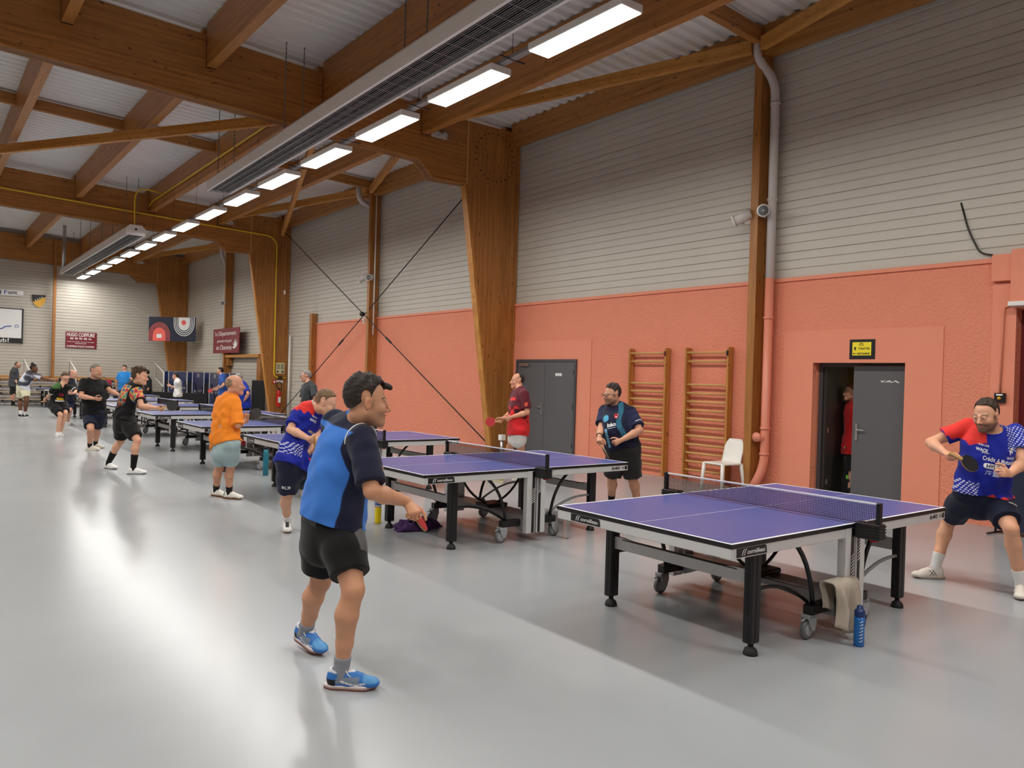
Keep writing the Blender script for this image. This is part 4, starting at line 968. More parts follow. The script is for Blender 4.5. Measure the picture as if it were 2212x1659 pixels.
MB().box(0.6,3.80,39.922,39.93,2.62,2.84).build('black_band','sign_black',wb_,world=True)
MB().box(3.80,3.86,39.92,39.97,2.60,4.14).box(0.6,3.86,39.92,39.97,4.10,4.14).build('rim','door_dark',wb_,world=True)
MB().tube(smooth_path([(1.6,39.92,3.1),(2.2,39.92,3.5),(2.75,39.92,3.34),(3.05,39.92,3.20),(3.2,39.92,3.34),(3.42,39.92,3.36)]),0.02,6).build('drawn_line','pen_blue',wb_,True,True)
MB().tube([(3.62+0.07*math.cos(t/14*6.283),39.92,3.36+0.06*math.sin(t/14*6.283)) for t in range(14)],0.010,5,closed=True).build('drawn_ball','pen_blue',wb_,True,True)
lettering_w('Club!',0.72,0.17,(2.98,39.918,2.73),EX,EZ,'sign_white',wb_,bold=0.012)
# banner strung across the corner
A0, A1 = Vector((8.75,38.9,0)), Vector((10.36,37.1,0)); D_ = (A1-A0).normalized(); N_ = Vector((-D_.y,D_.x,0))*-1; LB = (A1-A0).length
bn = thing('banner','dark banner with coral and white arches strung across the far corner','banner',(9.6,38.0,2.98))
zb0, zb1 = 2.98, 4.11
MB().obox((A0+A1)/2+Vector((0,0,(zb0+zb1)/2)),D_,N_,(0,0,1),LB/2,0.004,(zb1-zb0)/2).build('fabric','banner_navy',bn,world=True)
def arch(u, z, r0, r1, up, mat, zlim, off):
    pts_o, pts_i = [], []
    for i in range(17):
        a = math.pi*i/16; sgn = 1 if up else -1
        for L__, rr in ((pts_o,r1),(pts_i,r0)):
            L__.append(A0+D_*(u+rr*math.cos(a))+Vector((0,0,z+sgn*rr*1.1*math.sin(a)))+N_*off)
    for L__, rr in ((pts_o,r1),(pts_i,r0)):
        L__.insert(0, A0+D_*(u+rr)+Vector((0,0,zlim))+N_*off); L__.append(A0+D_*(u-rr)+Vector((0,0,zlim))+N_*off)
    n = len(pts_o); V = pts_o+pts_i; Fc = [(i,i+1,n+i+1,n+i) for i in range(n-1)]
    if not up: Fc = [tuple(reversed(q)) for q in Fc]
    MB().raw(V,Fc).build('printed_arch',mat,bn,world=True)
arch(0.55,3.25,0.0,0.34,True,'coral',zb0+0.01,0.0065)
for r0 in (0.38,0.45,0.52): arch(0.55,3.25,r0,r0+0.025,True,'coral',zb0+0.01,0.0065)
arch(1.82,3.82,0.0,0.30,False,'sign_white',zb1-0.01,0.0065)
for r0 in (0.34,0.42,0.50): arch(1.82,3.82,r0,r0+0.035,False,'sign_white',zb1-0.01,0.0065)
MB().lathe([(0.12,-0.002),(0.12,0)],14,(0,0,0),'y').build('coral_dot','coral',bn).matrix_local = Matrix.Translation(A0+D_*1.8+Vector((0,0,3.86))+N_*0.009-Vector((9.6,38.0,2.98))) @ Matrix.Rotation(math.atan2(D_.y,D_.x),4,'Z')
MB().obox(A0+D_*0.55+Vector((0,0,3.22))+N_*0.009,D_,N_,(0,0,1),0.13,0.001,0.09).build('small_print','sign_white',bn,world=True)
for a, c in ((A0+Vector((0,0,zb1)),(8.0,39.9,4.75)),(A0+Vector((0,0,zb0)),(8.0,39.9,2.75)),(A1+Vector((0,0,zb1)),(10.65,35.0,4.6)),(A1+Vector((0,0,zb0)),(10.65,35.0,2.95))):
    MB().tube([a,c],0.008,5).build('cord','pipe_grey',bn,world=True)
# body joints of the people, metres, hall coordinates (x to the right wall, y along the hall, z up)
PEOPLE = {
 'near': {'head':[1.949,3.755,1.524],'neck':[1.961,3.887,1.405],'shR':[1.901,3.707,1.328],'shL':[1.926,4.094,1.393],'elR':[1.883,3.549,1.069],'wrR':[2.127,3.6,0.99],'haR':[2.13,3.525,0.942],'elL':[2.039,4.186,1.116],'wrL':[2.223,4.302,1.023],'haL':[2.285,4.329,1.031],'pel':[1.848,3.952,0.842],'hipR':[1.869,3.872,0.833],'hipL':[1.843,4.042,0.828],'knR':[1.849,3.656,0.539],'anR':[1.833,3.739,0.112],'toR':[1.98,3.622,0.012],'knL':[1.901,4.174,0.464],'anL':[1.907,4.387,0.103],'toL':[1.939,4.25,0.037],'face':[0.96,-0.276,-0.052],'chest':[0.974,-0.226,0.0],'h':1.82},
 'right': {'head':[7.109,2.61,1.486],'neck':[7.238,2.607,1.356],'shR':[7.234,2.791,1.375],'shL':[7.426,2.493,1.345],'elR':[7.087,3.038,1.222],'wrR':[6.913,2.849,1.16],'haR':[6.865,2.785,1.152],'elL':[7.281,2.39,1.101],'wrL':[7.015,2.382,1.024],'haL':[6.923,2.4,1.041],'pel':[7.271,2.685,0.808],'hipR':[7.18,2.767,0.771],'hipL':[7.359,2.601,0.757],'knR':[7.373,2.98,0.519],'anR':[7.25,3.034,0.114],'toR':[7.092,3.17,0.031],'knL':[7.106,2.396,0.57],'anL':[7.279,2.368,0.143],'toL':[7.139,2.328,0.042],'face':[-0.961,0.136,-0.242],'chest':[-0.957,-0.291,-0.0],'h':1.8},
 'polo': {'head':[7.131,7.0,1.509],'neck':[7.22,7.022,1.37],'shR':[7.212,7.206,1.295],'shL':[7.308,6.833,1.295],'elR':[7.042,7.086,1.079],'wrR':[6.862,6.936,0.975],'haR':[6.819,6.887,0.933],'elL':[7.255,6.615,1.073],'wrL':[7.005,6.691,0.95],'haL':[6.928,6.727,0.915],'pel':[7.233,6.872,0.84],'hipR':[7.154,6.909,0.792],'hipL':[7.272,6.77,0.789],'knR':[7.22,7.04,0.421],'anR':[7.369,7.186,0.081],'toR':[7.194,7.133,0.005],'knL':[7.382,6.825,0.42],'anL':[7.582,6.907,0.087],'toL':[7.418,6.833,0.008],'face':[-0.972,0.226,-0.07],'chest':[-0.993,-0.121,-0.0],'h':1.76},
 'red': {'head':[7.591,9.55,1.648],'neck':[7.553,9.432,1.511],'shR':[7.607,9.615,1.44],'shL':[7.503,9.251,1.45],'elR':[7.525,9.602,1.13],'wrR':[7.312,9.515,1.063],'haR':[7.304,9.585,1.015],'elL':[7.495,9.16,1.168],'wrL':[7.329,9.326,1.088],'haL':[7.277,9.386,1.049],'pel':[7.506,9.389,0.858],'hipR':[7.541,9.466,0.823],'hipL':[7.456,9.302,0.836],'knR':[7.589,9.727,0.519],'anR':[7.552,9.883,0.16],'toR':[7.546,10.02,0.047],'knL':[7.638,9.455,0.513],'anL':[7.774,9.633,0.178],'toL':[7.78,9.78,0.07],'face':[-0.898,0.44,0.0],'chest':[-0.882,0.471,-0.0],'h':1.76},
 'k3': {'head':[3.38,7.417,1.367],'neck':[3.327,7.593,1.316],'shR':[3.166,7.603,1.253],'shL':[3.461,7.773,1.223],'elR':[3.037,7.492,1.095],'wrR':[3.138,7.274,1.02],'haR':[3.202,7.307,0.988],'elL':[3.354,7.565,1.021],'wrL':[3.202,7.38,0.874],'haL':[3.144,7.353,0.809],'pel':[3.094,7.479,0.784],'hipR':[2.996,7.415,0.748],'hipL':[3.162,7.473,0.734],'knR':[3.069,7.61,0.409],'anR':[3.175,7.856,0.162],'toR':[3.115,7.685,0.035],'knL':[3.336,7.724,0.474],'anL':[3.485,7.952,0.181],'toL':[3.521,7.809,0.109],'face':[0.74,-0.58,-0.342],'chest':[0.12,-0.993,0.0],'h':1.8},
 'orange': {'head':[3.273,9.922,1.491],'neck':[3.247,10.011,1.346],'shR':[3.25,9.832,1.258],'shL':[3.193,10.205,1.278],'elR':[3.242,9.682,0.991],'wrR':[3.374,9.885,1.024],'haR':[3.439,9.918,1.039],'elL':[3.336,10.236,0.978],'wrL':[3.399,10.012,1.034],'haL':[3.433,9.956,1.061],'pel':[3.163,9.879,0.762],'hipR':[3.193,9.775,0.735],'hipL':[3.128,9.95,0.733],'knR':[3.265,9.989,0.428],'anR':[3.307,10.146,0.094],'toR':[3.45,9.989,-0.004],'knL':[3.183,10.173,0.412],'anL':[3.227,10.426,0.111],'toL':[3.306,10.268,0.016],'face':[0.974,-0.226,0.0],'chest':[0.999,-0.054,0.0],'h':1.74},
 'color': {'head':[2.897,13.374,1.535],'neck':[2.88,13.521,1.42],'shR':[2.859,13.344,1.298],'shL':[2.797,13.71,1.346],'elR':[2.884,13.154,1.077],'wrR':[3.067,12.974,1.056],'haR':[3.114,12.908,1.03],'elL':[2.943,13.646,1.055],'wrL':[3.097,13.797,0.994],'haL':[3.133,13.703,0.999],'pel':[2.71,13.527,0.859],'hipR':[2.742,13.444,0.819],'hipL':[2.681,13.613,0.824],'knR':[2.838,13.161,0.528],'anR':[2.792,13.184,0.147],'toR':[2.968,13.109,0.03],'knL':[2.74,13.841,0.483],'anL':[2.597,14.059,0.125],'toL':[2.666,13.935,0.043],'face':[0.919,-0.391,-0.052],'chest':[0.974,-0.226,0.0],'h':1.8},
 'black': {'head':[2.925,17.243,1.588],'neck':[2.903,17.336,1.437],'shR':[2.714,17.279,1.369],'shL':[3.086,17.416,1.346],'elR':[2.649,17.127,1.088],'wrR':[2.843,16.877,1.053],'haR':[2.902,16.791,1.039],'elL':[3.175,17.187,1.203],'wrL':[3.297,16.978,1.127],'haL':[3.337,16.919,1.102],'pel':[2.908,17.27,0.741],'hipR':[2.836,17.323,0.692],'hipL':[2.996,17.195,0.699],'knR':[2.813,16.996,0.437],'anR':[2.85,17.276,0.12],'toR':[2.985,17.18,0.003],'knL':[3.016,17.468,0.419],'anL':[3.023,17.713,0.116],'toL':[3.165,17.581,-0.001],'face':[0.64,-0.765,-0.07],'chest':[0.12,-0.993,0.0],'h':1.78},
 'boy': {'head':[2.886,20.857,1.386],'neck':[2.819,20.829,1.232],'shR':[2.653,20.776,1.154],'shL':[3.02,20.814,1.17],'elR':[2.585,20.952,0.974],'wrR':[2.547,21.166,0.889],'haR':[2.485,21.116,0.857],'elL':[3.093,20.575,1.068],'wrL':[2.985,20.354,1.042],'haL':[2.914,20.322,1.042],'pel':[2.762,20.966,0.777],'hipR':[2.656,20.944,0.723],'hipL':[2.87,20.98,0.733],'knR':[2.775,20.591,0.534],'anR':[2.729,20.67,0.128],'toR':[2.729,20.802,0.021],'knL':[2.886,20.654,0.573],'anL':[2.814,20.823,0.192],'toL':[2.872,20.957,0.083],'face':[0.284,-0.936,-0.208],'chest':[0.206,-0.978,0.0],'h':1.62},
 'bald': {'head':[3.581,24.504,1.446],'neck':[3.545,24.627,1.313],'shR':[3.522,24.452,1.212],'shL':[3.619,24.812,1.233],'elR':[3.56,24.285,0.985],'wrR':[3.664,24.064,0.916],'haR':[3.724,24.012,0.906],'elL':[3.664,24.688,0.987],'wrL':[3.746,24.458,0.917],'haL':[3.807,24.407,0.92],'pel':[3.497,24.517,0.757],'hipR':[3.483,24.415,0.735],'hipL':[3.51,24.612,0.74],'knR':[3.473,24.619,0.415],'anR':[3.472,24.886,0.126],'toR':[3.568,24.739,0.029],'knL':[3.51,24.326,0.455],'anL':[3.495,24.651,0.179],'toL':[3.623,24.734,0.068],'face':[0.78,-0.611,-0.139],'chest':[0.787,-0.617,0.0],'h':1.76},
 'woman': {'head':[3.096,28.657,1.57],'neck':[3.049,28.781,1.464],'shR':[3.12,28.605,1.365],'shL':[3.106,28.956,1.419],'elR':[3.373,28.462,1.24],'wrR':[3.614,28.337,1.189],'haR':[3.698,28.292,1.177],'elL':[3.051,29.108,1.206],'wrL':[2.997,29.295,1.066],'haL':[2.964,29.345,1.019],'pel':[2.824,28.936,0.982],'hipR':[2.883,28.885,0.911],'hipL':[2.783,29.023,0.92],'knR':[2.923,28.705,0.548],'anR':[2.898,28.884,0.2],'toR':[2.999,28.839,0.009],'knL':[2.796,29.207,0.542],'anL':[2.795,28.987,0.225],'toL':[2.865,29.018,0.045],'face':[0.838,-0.546,0.0],'chest':[0.838,-0.546,0.0],'h':1.68},
 'grey': {'head':[3.366,36.36,1.655],'neck':[3.292,36.484,1.541],'shR':[3.265,36.312,1.393],'shL':[3.265,36.68,1.446],'elR':[3.282,36.44,1.133],'wrR':[3.331,36.247,0.953],'haR':[3.359,36.203,0.881],'elL':[3.327,36.78,1.166],'wrL':[3.38,36.62,0.965],'haL':[3.407,36.559,0.911],'pel':[3.245,36.503,0.909],'hipR':[3.238,36.414,0.873],'hipL':[3.254,36.6,0.888],'knR':[3.246,36.236,0.491],'anR':[3.271,36.425,0.114],'toR':[3.339,36.283,0.01],'knL':[3.246,36.766,0.492],'anL':[3.237,36.565,0.127],'toL':[3.305,36.432,0.021],'face':[0.787,-0.617,0.0],'chest':[0.882,-0.471,0.0],'h':1.78},
 'bluepolo': {'head':[6.589,33.042,1.652],'neck':[6.582,32.93,1.508],'shR':[6.41,33.023,1.43],'shL':[6.772,32.937,1.441],'elR':[6.322,33.037,1.12],'wrR':[6.338,33.179,0.9],'haR':[6.352,33.153,0.811],'elL':[6.797,32.712,1.246],'wrL':[6.672,32.925,1.348],'haL':[6.593,32.948,1.4],'pel':[6.57,32.935,0.893],'hipR':[6.5,32.992,0.854],'hipL':[6.643,32.886,0.859],'knR':[6.505,33.051,0.453],'anR':[6.477,32.863,0.064],'toR':[6.494,33.022,-0.017],'knL':[6.644,32.762,0.465],'anL':[6.696,32.89,0.062],'toL':[6.679,32.715,-0.001],'face':[-0.471,-0.882,0.0],'chest':[-0.546,-0.838,0.0],'h':1.78},
 'dark': {'head':[6.777,30.334,1.508],'neck':[6.791,30.238,1.357],'shR':[6.805,30.431,1.27],'shL':[6.771,30.066,1.242],'elR':[6.806,30.338,1.0],'wrR':[6.774,30.528,0.824],'haR':[6.726,30.513,0.756],'elL':[6.78,29.942,0.976],'wrL':[6.742,30.093,0.77],'haL':[6.711,30.087,0.686],'pel':[6.787,30.16,0.819],'hipR':[6.792,30.25,0.782],'hipL':[6.783,30.069,0.771],'knR':[6.821,30.406,0.404],'anR':[6.777,30.171,0.06],'toR':[6.715,30.305,-0.032],'knL':[6.805,30.197,0.396],'anL':[6.778,29.966,0.037],'toL':[6.715,30.093,-0.054],'face':[-0.787,0.617,0.0],'chest':[-0.787,0.617,0.0],'h':1.74},
 'white': {'head':[7.408,28.856,1.428],'neck':[7.441,28.728,1.316],'shR':[7.457,28.904,1.247],'shL':[7.429,28.555,1.22],'elR':[7.471,29.06,1.028],'wrR':[7.348,29.26,1.071],'haR':[7.257,29.272,1.102],'elL':[7.448,28.729,1.02],'wrL':[7.285,28.886,1.079],'haL':[7.194,28.892,1.094],'pel':[7.483,28.779,0.805],'hipR':[7.491,28.869,0.786],'hipL':[7.477,28.696,0.775],'knR':[7.481,28.976,0.401],'anR':[7.464,28.757,0.082],'toR':[7.37,28.867,-0.006],'knL':[7.458,28.762,0.394],'anL':[7.474,28.554,0.06],'toL':[7.377,28.649,-0.026],'face':[-0.784,0.614,-0.087],'chest':[-0.73,0.683,0.0],'h':1.64},
 'bluetee': {'head':[8.118,26.151,1.656],'neck':[8.149,26.022,1.535],'shR':[8.167,26.219,1.44],'shL':[8.129,25.853,1.415],'elR':[8.115,26.077,1.195],'wrR':[8.07,26.316,1.095],'haR':[8.008,26.354,1.047],'elL':[8.088,25.657,1.204],'wrL':[7.996,25.878,1.09],'haL':[7.937,25.925,1.042],'pel':[8.178,25.965,0.922],'hipR':[8.192,26.056,0.888],'hipL':[8.165,25.873,0.879],'knR':[8.188,26.203,0.496],'anR':[8.159,26.03,0.118],'toR':[8.044,26.137,0.02],'knL':[8.168,25.994,0.49],'anL':[8.185,25.822,0.099],'toL':[8.061,25.897,0.004],'face':[-0.787,0.617,0.0],'chest':[-0.765,0.644,0.0],'h':1.76},
 'graypolo': {'head':[7.069,21.177,1.483],'neck':[7.1,21.034,1.373],'shR':[7.077,21.222,1.279],'shL':[7.175,20.875,1.252],'elR':[7.064,21.395,1.057],'wrR':[7.061,21.561,0.871],'haR':[7.033,21.51,0.796],'elL':[7.166,20.653,1.07],'wrL':[7.116,20.818,0.863],'haL':[7.102,20.845,0.774],'pel':[7.2,20.984,0.781],'hipR':[7.194,21.076,0.752],'hipL':[7.207,20.891,0.747],'knR':[7.24,21.256,0.373],'anR':[7.172,20.991,0.06],'toR':[7.015,20.93,-0.021],'knL':[7.236,21.058,0.371],'anL':[7.203,20.789,0.048],'toL':[7.044,20.719,-0.031],'face':[-0.9,0.383,-0.208],'chest':[-0.951,0.31,-0.0],'h':1.76},
 'charcoal': {'head':[6.7,15.747,1.606],'neck':[6.732,15.639,1.459],'shR':[6.72,15.828,1.384],'shL':[6.748,15.454,1.375],'elR':[6.732,15.963,1.139],'wrR':[6.756,16.082,0.922],'haR':[6.728,16.035,0.843],'elL':[6.715,15.268,1.155],'wrL':[6.715,15.444,0.951],'haL':[6.692,15.456,0.852],'pel':[6.749,15.666,0.931],'hipR':[6.756,15.754,0.877],'hipL':[6.741,15.573,0.886],'knR':[6.733,15.743,0.448],'anR':[6.694,15.599,0.042],'toR':[6.536,15.513,-0.043],'knL':[6.709,15.516,0.454],'anL':[6.696,15.363,0.044],'toL':[6.54,15.278,-0.05],'face':[-0.865,0.501,0.0],'chest':[-0.92,0.392,-0.0],'h':1.78},
 'curly': {'head':[6.821,13.427,1.51],'neck':[6.824,13.328,1.361],'shR':[6.762,13.511,1.292],'shL':[6.891,13.151,1.297],'elR':[6.724,13.633,1.009],'wrR':[6.772,13.426,0.868],'haR':[6.852,13.426,0.823],'elL':[6.955,13.034,1.029],'wrL':[7.04,12.958,0.787],'haL':[7.069,12.97,0.707],'pel':[6.907,13.249,0.841],'hipR':[6.884,13.332,0.783],'hipL':[6.931,13.159,0.793],'knR':[6.839,13.334,0.357],'anR':[6.734,13.144,-0.01],'toR':[6.594,13.013,-0.059],'knL':[6.908,13.091,0.367],'anL':[6.849,12.882,-0.005],'toL':[6.701,12.76,-0.062],'face':[-0.98,0.139,-0.139],'chest':[-0.999,-0.034,-0.0],'h':1.76},
 'corridor': {'head':[11.377,6.069,1.622],'neck':[11.482,6.09,1.48],'shR':[11.637,6.2,1.403],'shL':[11.324,5.989,1.398],'elR':[11.703,6.226,1.109],'wrR':[11.588,6.217,0.879],'haR':[11.597,6.234,0.79],'elL':[11.394,6.002,1.114],'wrL':[11.323,6.014,0.859],'haL':[11.302,6.015,0.775],'pel':[11.462,6.057,0.787],'hipR':[11.532,6.115,0.751],'hipL':[11.384,6.007,0.759],'knR':[11.437,6.073,0.329],'anR':[11.211,5.925,-0.012],'toR':[11.008,5.93,-0.074],'knL':[11.298,5.962,0.343],'anL':[11.094,5.806,-0.007],'toL':[10.893,5.811,-0.068],'face':[-0.787,0.617,0.0],'chest':[-0.787,0.617,0.0],'h':1.76},
}
# ------------------------------------------------------------------ people: smooth implicit surfaces meshed by surface nets
def nrm(v): v = np.asarray(v, float); return v/max(np.linalg.norm(v), 1e-9)
class Field:
    def __init__(s, lo, hi, vox):
        s.vox = vox; s.lo = np.asarray(lo, float)-2*vox
        s.n = np.ceil((np.asarray(hi, float)+2*vox-s.lo)/vox).astype(int)+1
        s.F = np.full(tuple(s.n), 0.5, np.float32)
    def sub(s, lo, hi):
        a = np.clip(np.floor((np.asarray(lo)-s.lo)/s.vox).astype(int), 0, s.n); b_ = np.clip(np.ceil((np.asarray(hi)-s.lo)/s.vox).astype(int)+1, 0, s.n)
        if np.any(b_ <= a): return None, None
        ax = [(s.lo[i]+s.vox*np.arange(a[i], b_[i])).astype(np.float32) for i in range(3)]
        X = np.stack(np.meshgrid(*ax, indexing='ij'), -1)
        return (slice(a[0],b_[0]), slice(a[1],b_[1]), slice(a[2],b_[2])), X
    def add(s, fn, lo, hi, k=0.012, op='u'):
        m = k+3*s.vox
        sl, X = s.sub(np.asarray(lo)-m, np.asarray(hi)+m)
        if sl is None: return
        d = fn(X); F = s.F[sl]
        if op == 'u':
            h = np.maximum(k-np.abs(F-d), 0)/max(k,1e-6); s.F[sl] = np.minimum(F, d)-h*h*k*0.25
        else:
            d = -d; h = np.maximum(k-np.abs(F-d), 0)/max(k,1e-6); s.F[sl] = np.maximum(F, d)+h*h*k*0.25
    # tapered elliptic segment; flat ends optional
    def seg(s, p0, p1, r0, r1, k=0.012, b0=None, b1=None, side=None, flat0=False, flat1=False, op='u', warp=None):
        p0 = np.asarray(p0, np.float32); p1 = np.asarray(p1, np.float32); d = p1-p0; L_ = float(np.linalg.norm(d))+1e-6; d = d/L_
        b0 = r0 if b0 is None else b0; b1 = r1 if b1 is None else b1
        if side is None:
            side = np.cross(d, [0,0,1]) if abs(d[2]) < 0.9 else np.cross(d, [0,1,0])
        u = nrm(np.asarray(side)-d*np.dot(side, d)).astype(np.float32); v = np.cross(d, u).astype(np.float32)
        def fn(X):
            q = X-p0; z = q@d; t = np.clip(z/L_, 0, 1); zr = z-t*L_
            a = r0+(r1-r0)*t; b_ = b0+(b1-b0)*t; x = q@u; y = q@v; c = np.minimum(a, b_)
            if (flat0): zr = np.where(z < 0, 0, zr)
            if (flat1): zr = np.where(z > L_, 0, zr)
            k0 = np.sqrt((x/a)**2+(y/b_)**2+(zr/c)**2)+1e-6; k1 = np.sqrt((x/(a*a))**2+(y/(b_*b_))**2+(zr/(c*c))**2)+1e-6
            dd = k0*(k0-1)/k1
            if flat0: dd = np.maximum(dd, -z)
            if flat1: dd = np.maximum(dd, z-L_)
            if warp is not None:
                m = np.abs(dd) < 0.03; dd[m] += warp(X[m])
            return dd.astype(np.float32)
        R_ = max(r0, r1, b0, b1)
        s.add(fn, np.minimum(p0, p1)-R_, np.maximum(p0, p1)+R_, k, op)
    def ell(s, c, r, fr, k=0.012, op='u', gfn=None):
        """ellipsoid in frame fr (rows: axes)"""
        c = np.asarray(c, np.float32); r = np.asarray(r, np.float32); M = np.asarray(fr, np.float32)
        def fn(X):
            q = (X-c)@M.T; k0 = np.sqrt(((q/r)**2).sum(-1))+1e-6; k1 = np.sqrt(((q/(r*r))**2).sum(-1))+1e-6
            dd = k0*(k0-1)/k1
            if gfn is not None: dd = gfn(dd, q, X)
            return dd.astype(np.float32)
        R_ = float(r.max()); s.add(fn, c-R_, c+R_, k, op)
    def mesh(s, name, smooth_it=1):
        F = s.F; ins = F < 0
        c = ins[:-1,:-1,:-1].astype(np.uint8)
        for dx,dy,dz in ((1,0,0),(0,1,0),(0,0,1),(1,1,0),(1,0,1),(0,1,1),(1,1,1)):
            c = c+ins[dx:ins.shape[0]-1+dx, dy:ins.shape[1]-1+dy, dz:ins.shape[2]-1+dz]
        act = (c > 0) & (c < 8); I = np.argwhere(act)
        if len(I) == 0: return None, None
        idx = np.full(act.shape, -1, np.int32); idx[act] = np.arange(len(I))
        corners = [(0,0,0),(1,0,0),(0,1,0),(1,1,0),(0,0,1),(1,0,1),(0,1,1),(1,1,1)]
        val = [F[I[:,0]+a, I[:,1]+b_, I[:,2]+c_] for a,b_,c_ in corners]
        acc = np.zeros((len(I),3)); cnt = np.zeros(len(I))
        for a,b_ in ((0,1),(2,3),(4,5),(6,7),(0,2),(1,3),(4,6),(5,7),(0,4),(1,5),(2,6),(3,7)):
            m = (val[a] < 0) != (val[b_] < 0); t = np.where(m, val[a]/(val[a]-val[b_]+1e-12), 0)
            P = np.array(corners[a])+t[:,None]*(np.array(corners[b_])-np.array(corners[a])); acc[m] += P[m]; cnt[m] += 1
        V = s.lo+s.vox*(I+acc/np.maximum(cnt,1)[:,None])
        Q = []
        for ax in range(3):
            o1, o2 = [(1,2),(2,0),(0,1)][ax]
            a = [slice(1,-1)]*3; a[ax] = slice(0,-1); b_ = list(a); b_[ax] = slice(1,None)
            A, B_ = ins[tuple(a)], ins[tuple(b_)]
            E = np.argwhere(A != B_)
            if len(E) == 0: continue
            flip = A[E[:,0],E[:,1],E[:,2]]
            base = E.copy()
            for q in range(3):
                if q != ax: base[:,q] += 1
            def cell(d1, d2):
                z = base.copy(); z[:,o1] += d1; z[:,o2] += d2; return idx[z[:,0],z[:,1],z[:,2]]
            quad = np.stack([cell(-1,-1), cell(0,-1), cell(0,0), cell(-1,0)], 1)
            quad[~flip] = quad[~flip][:,::-1]; Q.append(quad)
        Q = np.concatenate(Q); Q = Q[(Q >= 0).all(1)]
        for _ in range(smooth_it):
            src = np.concatenate([Q[:,(i+j)%4] for i in range(4) for j in (1,3)]); dst = np.concatenate([Q[:,i] for i in range(4) for j in (1,3)])
            n = np.maximum(np.bincount(dst, minlength=len(V)),1)
            S = np.stack([np.bincount(dst, V[src,a], minlength=len(V)) for a in range(3)], 1)
            V = V*0.5+0.5*S/n[:,None]
        return V, Q
def np_mesh(name, V, Q, mat, parent, origin, cols=None):
    me = bpy.data.meshes.new(name); me.vertices.add(len(V)); me.vertices.foreach_set('co', (V-np.asarray(origin)).astype(np.float32).ravel())
    n = Q.shape[1]
    me.loops.add(len(Q)*n); me.loops.foreach_set('vertex_index', Q.astype(np.int32).ravel())
    me.polygons.add(len(Q)); me.polygons.foreach_set('loop_start', (np.arange(len(Q))*n).astype(np.int32)); me.polygons.foreach_set('loop_total', np.full(len(Q),n,np.int32))
    me.polygons.foreach_set('use_smooth', np.ones(len(Q),bool)); me.update(calc_edges=True)
    if cols is not None:
        a = me.color_attributes.new('Col','FLOAT_COLOR','POINT'); a.data.foreach_set('color', np.concatenate([cols, np.ones((len(cols),1))],1).astype(np.float32).ravel())
    return put(name, me, mat, parent)
def C(r, g, b_): return np.array(srgb(r,g,b_)[:3])
def noise3(P, f, seed=0):
    r = np.random.RandomState(seed); o = np.zeros(P.shape[:-1], np.float32)
    for i in range(5):
        w = r.randn(3)*f; ph = r.rand()*6.28; o = o+np.sin(P@w.astype(np.float32)+ph)
    return o/2.2
SKIN = C(214,160,128)

